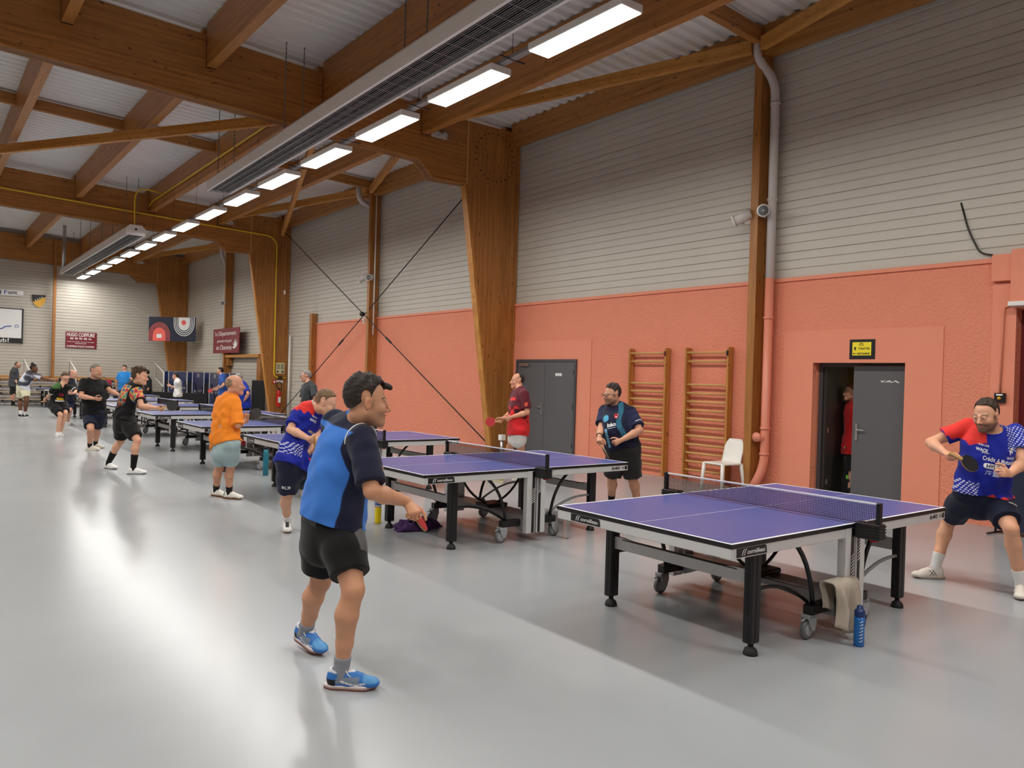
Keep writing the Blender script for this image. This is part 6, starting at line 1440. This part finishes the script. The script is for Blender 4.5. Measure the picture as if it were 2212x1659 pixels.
def racket(centre, nrm_, handle_to, lab, front='red_rubber', back='black_rubber_sheet', r=0.076):
    c = Vector(centre); n = Vector(nrm_).normalized(); h = Vector(handle_to)-c; h = (h-n*h.dot(n)).normalized(); s_ = n.cross(h)
    R_ = thing('racket', lab, 'racket', c)
    ring = []
    for i in range(28):
        a = 2*math.pi*i/28; ring.append((r*math.cos(a)*1.04, r*math.sin(a)))
    def disc(o0, o1, sc_):
        V = [c+h*(a*sc_)+s_*(b_*sc_)+n*o for o in (o0,o1) for a,b_ in ring]; k = 28
        return MB().raw(V,[tuple(range(k-1,-1,-1)),tuple(range(k,2*k))]+[(i,(i+1)%k,k+(i+1)%k,k+i) for i in range(k)])
    disc(-0.003,0.003,1.0).build('blade','bat_wood',R_,world=True)
    disc(0.003,0.0065,0.985).build('rubber',front,R_,world=True); disc(-0.0065,-0.003,0.985).build('rubber',back,R_,world=True)
    MB().obox(c+h*(r+0.055),h,s_,n,0.058,0.014,0.011).build('handle','bat_wood',R_,world=True)
    return R_
def solid(c): return lambda s, V: np.repeat(np.array(c)[None], len(V), 0)
def shoe_plain(up, toe=None, heel=None, tongue=None):
    def fn(x, y, z):
        c = np.repeat(np.array(up)[None], len(x), 0)
        if toe is not None: m = (x > .13)|((z < .035)&(x > .03)); c[m] = toe
        if heel is not None: m = (x < -.035)&(z > .03)&(z<.075); c[m] = heel
        if tongue is not None: m = (np.abs(y) < .018)&(x > .0)&(z > .06); c[m] = tongue
        return c
    return fn
# ------------------------------------------------------------------ the players
CR, CF, CU = np.array([.787,-.617,0]), np.array([.617,.787,0]), np.array([0,0,1.0])
def hold(p, sd, d, n, lab, front='red_rubber', back='black_rubber_sheet'):
    palm = p.hand_frame[sd][0]; d = nrm(d); return racket(palm+d*0.155, n, palm, lab, front, back)
WHITE, BLACK, NAVY = C(238,238,236), C(17,17,18), C(20,26,52)
DKBROWN, BROWN, GREYH = C(40,30,24), C(78,56,40), C(128,122,114)

# 1. front player
def lay(c, d, col, w=.006):
    """dye colour col where the signed distance d (metres) is positive, with a crisp but unjagged edge"""
    m = np.clip(d/w+.5,0,1)[:,None]; return c*(1-m)+np.asarray(col)*m
def sh_near(s, V):
    t, x, y = s.tc(V); blue, navy = C(62,124,212), C(24,28,52); c = np.repeat(blue[None],len(V),0)
    c = lay(c, np.minimum(.062+.02*np.clip(1-t,0,1)-np.abs(y), np.abs(x)-.07), navy)
    c = lay(c, np.minimum((t-.86)*.5, y+.09), navy); c = lay(c, (t-.93)*.5, navy)
    for sd in 'LR':
        a, d = s.armt(V, sd); c = lay(c, np.minimum.reduce([(a+.05)*.3, .125-d, np.abs(x)-.135]), navy)
    dn = np.linalg.norm(V-(s.J['neck']+s.fwd*.012+nrm(s.J['head']-s.J['neck'])*.03),axis=1); c[dn < .088] = blue
    return c
def so_near(s, V):
    t, x, y = s.tc(V); c = np.repeat(C(16,16,17)[None],len(V),0); g = C(92,92,92)
    c = lay(c, np.minimum.reduce([-.07-y, .075-np.abs(x), (t+.02)*.5, (.06-t)*.5]), g)
    a, d = s.legt(V,'R'); c = lay(c, np.minimum.reduce([y-.02-.10*np.abs(a-.25), .11-y, -.05-x, (a-.02)*.4, (.52-a)*.4]), g)
    return c
def shoe_near(x, y, z):
    c = np.repeat(C(52,118,196)[None],len(x),0); c[(x<-.02)&(z<.055)] = C(20,20,24); c[(x>-.02)&(x<.10)&(z>.038)&(z<.07)&(np.abs(y)>.025)] = C(126,140,156)
    c[(np.abs(z-(.03+.25*np.abs(x-.085)))<.004)&(x>.0)&(x<.14)] = WHITE; c[(z>.092)] = C(220,222,226); c[(x>.12)&(z>.04)] = C(84,150,206)
    return c
p = Person('near','dark-haired player in front, blue and navy shirt, black shorts, seen from behind', vox=0.0052, girth=1.12, belly=.05, hunch=.035, limb=1.05, skin=C(206,152,118), head=1.06, neck=1.08,
  hair=dict(col=C(44,34,28),th=.009,top=.016,lump=.0035,freq=60,quiff=True,fade=C(92,68,52),fadez=-.055,front=.066), shirt=sh_near, shorts=so_near, short_len=.76, hem=.03, sleeve=.86, sock=C(146,150,158), sock_h=.085,
  shoe=shoe_near, sole=(C(120,66,40),C(232,222,220)), lace='white_line', raised='L', curlR=1.15, thumbR=tuple(CF*.7+CU*.4), curlL=.6, iris=C(70,80,90), beard=C(120,92,76), beard_w=.35, short_w=1.15, prints=True).all()
j = p.J
for sd in 'R':
    sh, el = j['sh'+sd], j['el'+sd]; d = nrm(el-sh); path = []
    o_ = nrm(np.cross(s_:=nrm(sh-j['neck']), d))
    for a in np.linspace(-1.9,1.9,26):
        path.append(sh-nrm(sh-j['neck'])*.055+p.up*math.cos(a)*.105-p.up*.03+(-p.fwd)*math.sin(a)*.085*1.0-p.lat*.02*(1 if sd=='R' else -1))
    p.strip_on('piping', path, .0042, WHITE)
hold(p,'R',CF*.95-CU*.32+CR*.12,CR*.75+CU*.5,'red racket in the front player\'s hand, mostly behind his fist')

# 2. bearded player at the right
RB, RED = C(22,36,150), C(232,58,52)
def france(s, V, red_side):
    t, x, y = s.tc(V); c = np.repeat(RB[None],len(V),0); n = noise3(V,38,3)
    sg = -1 if red_side == 'R' else 1
    a, d = s.armt(V, red_side); lim = .62+.12*n
    c = lay(c, np.minimum.reduce([sg*x-.07, (t-.80-.03*n)*.5, (lim-a)*.3]), RED)
    c = lay(c, np.minimum.reduce([(.04+.02*n-t)*.5, -sg*x+.02, y+.02, -sg*x+t*1.2-.02]), RED)
    # white dash print on the other shoulder and the lower flank
    dots = (np.sin(x*170+t*40)*np.sin(t*140-x*60) > .35)
    m = dots&(-sg*x > .09)&(t > .74)&(y>-.03); c[m] = C(200,208,240)
    m = dots&(sg*x > .09)&(t < .22)&(t > .0); c[m] = C(226,230,245)
    dn = np.linalg.norm(V-(s.J['neck']+s.fwd*.012+nrm(s.J['head']-s.J['neck'])*.03),axis=1); c[dn < .084] = WHITE
    return c
def box_pts(w,h): return [[(-w/2,-h/2),(w/2,-h/2),(w/2,h/2),(-w/2,h/2)]]
def rnd_box(w,h,n=14):
    out = []
    for i in range(n):
        x0, x1 = -w/2+w*i/n, -w/2+w*(i+1)/n
        e = lambda x: h/2-max(0,abs(x)-(w/2-h*.3))*.8
        for a,b_ in ((-1,-.3),(-.3,.3),(.3,1)): out.append([(x0,e(x0)*a),(x1,e(x1)*a),(x1,e(x1)*b_),(x0,e(x0)*b_)])
    return out
def rnd_box0(w,h): k=h*.3; return [[(-w/2+k,-h/2),(w/2-k,-h/2),(w/2,-h/2+k),(w/2,h/2-k),(w/2-k,h/2),(-w/2+k,h/2),(-w/2,h/2-k),(-w/2,-h/2+k)]]
def shoe_asics(x,y,z):
    c = np.repeat(C(232,224,212)[None],len(x),0)
    for s0 in (.02,.045):
        for sg in (1,-1): c[(np.abs((x-s0)-sg*(z-.055)*.9)<.0035)&(z>.035)&(z<.078)&(np.abs(y)>.02)] = C(24,28,40)
    return c
p = Person('right','bearded player in royal blue and red national shirt and navy shorts at the right edge', vox=0.006, girth=1.32, belly=.07, hunch=.03, limb=1.06, skin=C(222,166,134), head=1.06, jaw=1.1, neck=1.18,
  hair=dict(col=C(58,44,36),th=.008,top=.006,lump=.0025,freq=80,front=.066,fade=C(110,84,68),fadez=-.045), beard=C(70,50,38), beard_w=.8,
  shirt=lambda s,V: france(s,V,'R'), shorts=solid(C(20,26,50)), short_len=.76, short_w=1.1, hem=.02, flare=.1, sock=WHITE, sock_h=.14, shoe=shoe_asics, sole=(C(150,140,130),C(214,204,194)), lace='white_line',
  curlR=1.0, curlL=.75, thumbR=tuple(CR*.8+CU*.2), thumbL=tuple(CU*.8-CR*.3), sleeve=.62, prints=True).all()
p.print_on('print','Crédit ⁂ Mutuel',.23,.036,.60,.02,WHITE,rot=-.10)
p.shape_on('print_box',rnd_box(.15,.042),.50,-.01,WHITE,rot=-.10); p.print_on('print','HYLO',.11,.030,.50,-.01,C(16,26,70),rot=-.10,lift=.006,bold=.03)
p.print_on('print','海露',.11,.042,.40,-.015,C(190,196,224),rot=-.10); p.print_on('print','TIBHAR',.075,.017,.80,-.09,WHITE,rot=-.1); p.print_on('print','WACK',.085,.026,.73,-.10,WHITE,rot=-.12,bold=.03); p.print_on('print','SPORT',.06,.010,.69,-.075,WHITE,rot=-.12)
p.shape_on('crest',[[(-.012,.028),(.012,.034),(.024,.014),(.004,.016)],[(-.018,.014),(.004,.014),(-.004,-.032)],[(.004,.008),(.018,.004),(.010,-.018)]],.74,.12,WHITE); p.print_on('print','FRANCE',.062,.020,.645,.12,WHITE)
p.print_on('print','TIBHAR',.08,.016,.50,.0,WHITE,on='shorts',arm=('L',-CF),bold=.04)
hold(p,'R',CR*.8-CU*.25-CF*.2,-CF*.75+CU*.45+CR*.2,'black racket raised in the bearded player\'s hand','black_rubber_sheet','red_rubber')

# 3. heavy man in dark polo
def sh_polo(s, V):
    t, x, y = s.tc(V); c = np.repeat(C(20,24,50)[None],len(V),0); cy = C(70,160,190)
    wave = .085+.02*np.sin(t*9); dots = np.sin(t*190)*np.sin(x*200+t*20) > .15
    c[dots&(np.abs(x-wave) < .032)&(y > 0)&(t > .1)] = cy
    c[(np.hypot(x+.105,(t-.70)*.53) < .045)&(y > 0)] = C(84,170,204); c[(x < -.10)&(x > -.14)&(y > 0)&(t < .45)&(t > .02)] = C(110,170,200)
    for sd in 'LR':
        a, d = s.armt(V, sd); m = (a > .1)&(d < .12)&(np.sin(V[:,2]*330)*np.sin((V[:,0]-V[:,1])*230) > .55)&(np.abs(x) > .15); c[m] = C(58,66,120)
    return c
p = Person('polo','bespectacled heavy man in dark navy printed polo and black shorts, by the wall bars', vox=0.006, girth=1.42, belly=.13, limb=1.16, skin=C(204,150,120), head=1.08, jaw=1.12, neck=1.2, hunch=.02,
  hair=dict(col=C(46,38,34),th=.009,top=.012,lump=.006,freq=75,front=.062), beard=C(70,56,50), beard_w=.55, glasses=True, shirt=sh_polo, shorts=solid(C(38,36,36)), short_len=.88, short_w=1.3, hem=-.07, flare=.0, collar=C(18,20,40), vneck=True,
  sock=BLACK, sock_h=.12, shoe=shoe_plain(C(30,30,32)), sole=(C(220,220,220),C(220,220,220)), curlR=1.1, curlL=.9, thumbR=tuple(-CF*.3+CR*.8), thumbL=tuple(-CR*.6+CU*.4), sleeve=.80, prints=True).all()
p.watch('R'); p.print_on('print','ltéo',.12,.055,.52,-.03,WHITE,bold=.03); p.shape_on('print_bar',box_pts(.11,.008),.44,-.03,C(150,170,190)); p.shape_on('badge',[[(.028*math.cos(a),.034*math.sin(a)) for a in np.linspace(0,6.28,13)[:-1]]],.70,.045,C(196,40,44)); p.shape_on('badge_dot',[[(.009*math.cos(a),.009*math.sin(a)-.012) for a in np.linspace(0,6.28,9)[:-1]]],.70,.045,WHITE,lift=.006)
p.print_on('print','www.CPSL',.11,.020,.66,.0,WHITE,arm=('L',-CF*.7+CR*.3),rot=.15,bold=.02)
hold(p,'R',CR*.42-CU*.75-CF*.25,CR*.86+CF*.05+CU*.5,'black racket held edge-on by the man in the dark polo','black_rubber_sheet')
# 4. walking man in red
def sh_red(s, V):
    t, x, y = s.tc(V); c = np.repeat(C(206,36,40)[None],len(V),0); mar = C(96,30,42); n = noise3(V,30,4)
    c[t > .52+.09*n] = mar; c[(t > .34)&(t < .52)&(n > .35)] = C(52,16,24); c[(t > .2)&(t < .4)&(n > .75)] = C(120,20,30)
    c[(t > .72)&(t < .80)&(y > .03)&(np.abs(x) < .12)] = C(226,60,60)
    for sd in 'LR':
        a, d = s.armt(V, sd); c[(a > .0)&(d < .12)&(np.abs(x) > .16)] = mar
    return c
p = Person('red','man in red and maroon shirt and white shorts walking past the grey double door', vox=0.007, girth=1.1, belly=.06, skin=C(216,158,128), head=1.0,
  hair=dict(col=C(52,42,38),kind='receding',rec=.0,th=.006,top=.0,lump=.002,front=.075), shirt=sh_red, shorts=solid(C(236,234,230)), short_len=.44, hem=-.10, flare=.45, sock=BLACK, sock_h=.08, shoe=shoe_plain(C(226,222,210),heel=C(190,170,40)), sole=(C(214,190,60),C(238,238,238)), curlR=1.0, curlL=.6, sleeve=.80, prints=True).all()
p.print_on('sleeve_stripes','///',.055,.06,.62,.0,C(240,90,60),arm=('L',-CF),bold=.06)
hold(p,'R',-CR*.95-CU*.1,-CF*.9+CU*.2,'red racket held out by the man in the red shirt')

# 5. young man bending forward
p = Person('k3','fair young player bending forward in blue and red shirt, white shoes', vox=0.006, girth=.98, hunch=.05, skin=C(224,172,142), head=1.06, jaw=.98,
  hair=dict(col=C(118,92,66),th=.006,top=.007,lump=.0018,freq=90,fade=C(186,146,116),fadez=-.035,front=.06), brow=C(110,84,60), iris=C(90,100,110), shirt=lambda s,V: france(s,V,'R'), shorts=solid(C(26,30,54)), short_len=.80, short_w=1.35, hem=-.16, flare=.5, fold=1.5,
  sock=WHITE, sock_h=.10, shoe=shoe_plain(C(236,234,228),tongue=C(40,40,40)), sole=(C(176,120,70),C(236,234,228)), lace='white_line', curlR=1.2, curlL=.5, thumbR=tuple(CU*.6+CR*.4), thumbL=tuple(-CR*.5-CF*.5), sleeve=.75, prints=True).all()
p.print_on('print','TIBHAR',.075,.018,.78,-.05,WHITE,rot=.0); p.print_on('print','WACK',.085,.028,.71,-.05,WHITE,bold=.03); p.print_on('print','HYLO',.09,.03,.52,.0,C(214,204,150),bold=.03); p.print_on('print','海露',.09,.036,.42,.0,WHITE)
p.print_on('print','K3',.085,.045,.50,.0,WHITE,on='shorts',arm=('R',-CF+CR*.2),bold=.03); 
hold(p,'R',CR*.35-CU*.8+CF*.2,CR*.8-CF*.4,'racket with red and black rubbers gripped by the bending young player')

# 6. man in orange
def shoe_orange(x,y,z):
    c = np.repeat(C(238,234,224)[None],len(x),0); c[(x<-.045)&(z>.05)] = C(44,110,84)
    for s0 in (.035,.055,.075): c[(np.abs(x-s0-(z-.04)*.5)<.004)&(z>.03)&(z<.066)&(np.abs(y)>.02)] = C(206,206,206)
    return c
p = Person('orange','balding man in orange T-shirt and pale blue-grey shorts holding a racket', vox=0.006, girth=1.06, belly=.03, skin=C(212,156,126), head=1.08, neck=1.04, hunch=.05,
  hair=dict(col=C(150,124,98),kind='fringe',crown=.040,th=.0025,top=0,lump=.0006,front=.09), shirt=solid(C(246,140,36)), shorts=solid(C(166,188,190)), short_len=.74, short_w=1.35, hem=-.05, flare=.45, fold=1.8, hem_tilt=tuple(-CR*.2), loose=1.25,
  sock=BLACK, sock_h=.10, shoe=shoe_orange, sole=(C(110,72,44),C(120,80,50)), lace='white_line', curlR=.5, curlL=.9, sleeve=.98).all()
hold(p,'L',CR*.75+CU*.25-CF*.1,-CF*.9+CU*.3,'black racket held flat by the man in orange','black_rubber_sheet')

# 7. player in the multicoloured shirt
def sh_color(s, V):
    t, x, y = s.tc(V); c = np.repeat(C(16,15,17)[None],len(V),0); n1, n2 = np.sin(x*46+t*20)+.5*np.sign(np.sin(t*44-x*30)), np.sin(t*26-x*34+1.3)+.4*np.sign(np.sin((x-y)*60))
    pal = np.array([C(180,50,74),C(214,110,84),C(226,160,96),C(190,186,84),C(84,150,120),C(78,92,160)])
    band = np.clip(((n1+n2*.6+1.4)*2.0).astype(int),0,5)
    m = (y < .0)&(t > .32+.05*n1)&(t < .90)&(np.abs(x) < .12); c[m] = pal[band[m]]; m2 = m&(t < .52); c[m2] = c[m2]*.45
    for sd in 'LR':
        a, d = s.armt(V, sd); mm = (a > -.15)&(a < .58)&(d < .13)&(np.abs(x) > .14); c[mm] = pal[np.clip(((n2+n1*.5+1.4)*2.0).astype(int),0,5)][mm]
    return c
p = Person('color','curly-haired player in black shirt with multicoloured geometric print, black shorts', vox=0.007, girth=1.0, hunch=.04, skin=C(222,168,138), head=1.04,
  hair=dict(col=C(74,54,38),th=.016,top=.022,lump=.009,freq=62,front=.06), shirt=sh_color, shorts=solid(BLACK), short_len=.81, short_w=1.3, hem=-.03, flare=.2, sock=C(14,14,15), sock_h=.22, shoe=shoe_plain(C(240,239,235)), sole=(C(50,52,56),C(236,236,232)), curlR=1.1, curlL=.9, thumbR=tuple(CU*.6-CF*.4), sleeve=.62).all()
hold(p,'R',CR*.7+CU*.2+CF*.1,-CF*.85+CR*.35+CU*.2,'black racket held forward by the player in the multicoloured shirt','black_rubber_sheet')

# 8. big man in black T-shirt
p = Person('black','big grey-haired man in black T-shirt and navy shorts pointing with his racket hand', vox=0.0085, girth=1.42, belly=.12, limb=1.12, skin=C(214,158,130), head=1.1, jaw=1.12, neck=1.2,
  hair=dict(col=C(120,114,106),th=.006,top=.004,lump=.003,freq=80,front=.066), beard=C(150,130,116), beard_w=.35, shirt=solid(C(15,15,17)), shorts=solid(C(24,30,50)), short_len=.74, short_w=1.3, hem=-.04, flare=.0, sock=BLACK, sock_h=.09, shoe=shoe_plain(C(232,226,208)), sole=(C(210,202,182),C(232,226,210)), curlR=.35, curlL=.4, sleeve=.72).all()
hold(p,'R',CR*.8+CU*.35,-CF*.95+CU*.1,'black racket held by the big man in the black T-shirt','black_rubber_sheet')

# 9. boy with number 23
def sh_boy(s, V):
    t, x, y = s.tc(V); c = np.repeat(C(18,17,18)[None],len(V),0); c[(t > .84)&(np.abs(x) > .05)&(x<0)] = C(72,110,60)
    c[(np.abs(x)<.10)&(y>0)&(t>.20)&(t<.25)] = C(222,222,220); c[(np.abs(x)<.075)&(y>0)&(t>.27)&(t<.36)] = C(220,180,40)
    for sd in 'LR':
        a, d = s.armt(V, sd); c[(a > .55)&(a < .68)&(d<.12)&(np.abs(x)>.15)] = C(200,200,200)
    return c
p = Person('boy','bespectacled boy in black shirt number 23 crouching to play', vox=0.0085, girth=.98, hunch=.05, skin=C(224,174,146), head=1.12, hair=dict(col=C(84,62,44),th=.010,top=.010,lump=.003,front=.05), glasses=True, shirt=sh_boy, shorts=solid(C(20,20,20)), short_len=.85, short_w=1.3, hem=-.05, vneck=True,
  sock=WHITE, sock_h=.05, shoe=shoe_plain(C(240,239,236)), sole=(C(230,228,224),C(236,236,234)), curlR=.9, curlL=.9, sleeve=.72, prints=True).all()
p.print_on('print','23',.10,.07,.52,.0,C(190,40,60),bold=.02)
hold(p,'R',-CR*.7-CU*.25-CF*.3,CU*.9-CF*.3,'racket held low and flat by the boy in shirt 23','black_rubber_sheet')
# 10. balding man behind
p = Person('bald','balding man in dark shirt leaning forward behind the boy in shirt 23', vox=0.0115, girth=1.1, belly=.05, skin=C(216,164,138), head=1.05, hair=dict(col=C(96,84,74),kind='fringe',crown=.05,th=.004,top=0,lump=.001,front=.09), shirt=solid(C(22,24,34)), shorts=solid(C(26,34,66)), short_len=.85, sock=WHITE, sock_h=.05, shoe=shoe_plain(C(214,212,208)), sole=(C(200,200,200),C(230,230,230))).all()
# 11. woman reaching forward
def sh_woman(s, V):
    t, x, y = s.tc(V); n = noise3(V,11,5); c = np.repeat(C(70,72,82)[None],len(V),0); c[n > .15] = C(226,228,238); c[(n > -.2)&(n <= .15)] = C(140,142,152); return c
p = Person('woman','woman with a hair bun in tie-dye T-shirt and cream shorts reaching forward', vox=0.0115, girth=1.28, female=True, limb=1.25, skin=C(112,74,52), head=1.06, brow=C(20,16,14), hair=dict(col=C(26,20,18),th=.012,top=.008,lump=.005,freq=80,front=.06,bun=True,extra=.06), shirt=sh_woman, shorts=solid(C(234,228,196)), short_len=.72, short_w=1.2, hem=-.02, flare=.3, sock=WHITE, sock_h=.13, shoe=shoe_plain(C(30,28,30),toe=C(200,198,196)), sole=(C(240,240,238),C(240,240,238)), sleeve=.62).all()
f, l, u = p.head_frame(); c_ = p.J['head']-f*.055+u*.112
mb = MB().tube([c_+(f*math.cos(t)+l*math.sin(t))*.038 for t in np.linspace(0,2*math.pi,13)[:-1]],.012,6,closed=True); mb.v = [tuple(np.array(q)-p.origin) for q in mb.v]; mb.build('hair_band','white_line',p.root,True)
# 12. man in grey at the far left
Person('grey','man in grey T-shirt and black shorts standing by the far benches', vox=0.012, girth=1.12, belly=.06, skin=C(210,158,130), hair=dict(col=C(50,42,38),kind='receding',rec=.02,th=.005,lump=.002,front=.07), glasses=True, beard=C(80,64,56), beard_w=.6, shirt=solid(C(72,74,78)), shorts=solid(C(16,16,17)), short_len=1.0, sock=BLACK, sock_h=.16, shoe=shoe_plain(C(34,36,30)), sole=(C(206,200,160),C(206,200,160))).all()
# 13. man in bright blue polo
p = Person('bluepolo','smiling man in bright blue polo with his hand at his chin', vox=0.012, girth=1.3, belly=.09, skin=C(210,156,128), hair=dict(col=C(30,26,26),th=.010,top=.008,lump=.004,front=.05), shirt=solid(C(44,132,206)), shorts=solid(C(18,18,20)), short_len=.9, collar=C(20,30,50), sock=BLACK, shoe=shoe_plain(C(40,40,44))).all(); p.watch('L')
hold(p,'R',-CU*.8-CR*.2,-CF,'black racket hanging in the hand of the man in bright blue','black_rubber_sheet')
Person('dark','person in black mostly hidden behind the multicoloured shirt player', vox=0.012, girth=1.1, skin=C(206,154,128), hair=dict(col=C(30,26,24),th=.008,lump=.003), shirt=solid(C(17,18,22)), shorts=solid(C(16,16,18)), short_len=.95, sleeve=1.0, sock=BLACK, shoe=shoe_plain(C(40,40,44))).all()
# 15. woman in white
Person('white','woman with dark ponytail in white T-shirt and black trousers by the black barrier', vox=0.012, girth=.98, female=True, skin=C(218,168,142), head=1.04, hair=dict(col=C(44,34,30),th=.010,top=.006,lump=.003,tail=True,extra=.1,front=.06), shirt=solid(C(238,238,234)), shorts=solid(C(16,16,18)), short_len=1.0, sock=BLACK, sock_h=.36, shoe=shoe_plain(C(40,40,44)), sleeve=.75).all()
p = Person('bluetee','slim man in plain blue T-shirt holding a red racket by the tall downpipe', vox=0.0115, girth=.98, skin=C(214,162,136), hair=dict(col=C(28,24,24),th=.008,top=.008,lump=.003), beard=C(90,72,64), beard_w=.4, shirt=solid(C(44,82,158)), shorts=solid(C(24,26,32)), short_len=.9, sock=BLACK, shoe=shoe_plain(C(60,60,64))).all(); p.watch('L')
hold(p,'R',-CR*.8-CU*.3,-CF*.8+CU*.4,'red racket held by the slim man in blue')
p = Person('graypolo','grey-haired man in royal blue shirt behind the man in orange', vox=0.008, girth=1.2, belly=.07, skin=C(212,156,130), hair=dict(col=C(150,148,142),th=.008,top=.006,lump=.003), shirt=solid(C(28,52,160)), shorts=solid(C(18,20,28)), short_len=.9, hem=-.2, sock=BLACK, shoe=shoe_plain(C(220,220,220))).all(); p.watch('L')
p = Person('charcoal','grey-haired man with glasses in charcoal T-shirt facing left at the orange wall end', vox=0.007, girth=1.12, belly=.05, skin=C(214,158,132), hair=dict(col=C(142,138,132),th=.008,top=.008,lump=.004), glasses=True, shirt=solid(C(58,60,62)), shorts=solid(C(30,30,34)), short_len=.9, sock=BLACK, shoe=shoe_plain(C(60,60,64)), sleeve=.9).all()
p = Person('curly','grey curly-haired person in navy behind the front player\'s head', vox=0.007, girth=1.1, skin=C(214,160,134), hair=dict(col=C(140,134,126),th=.016,top=.016,lump=.010,freq=80), shirt=solid(C(28,32,52)), shorts=solid(C(22,24,30)), short_len=.9, sock=BLACK, shoe=shoe_plain(C(60,60,64)), sleeve=.75).all()
Person('corridor','person in red shirt and black shorts standing in the dark corridor', vox=0.008, girth=1.1, skin=C(196,146,120), hair=dict(col=C(90,50,34),th=.01,lump=.003), shirt=solid(C(186,26,28)), shorts=solid(C(20,20,22)), short_len=.8, sock=BLACK, shoe=shoe_plain(C(40,40,44)), sleeve=.75).all()
r = thing('backpack','dark backpack with green trim on the corridor floor','bag',(11.42,5.98,0)); MB().prism([(-.15,0),(.15,0),(.16,.3),(.10,.46),(-.10,.46),(-.16,.3)],'x',-.11,.11).build('bag_body','black_cloth',r); MB().box(-.125,-.112,-.10,.08,.30,.36).build('trim','green_trim',r)
for o in list(bpy.data.objects):
    if o.type == 'MESH' and not o.data.materials: o.data.materials.append(MATS['alu'])
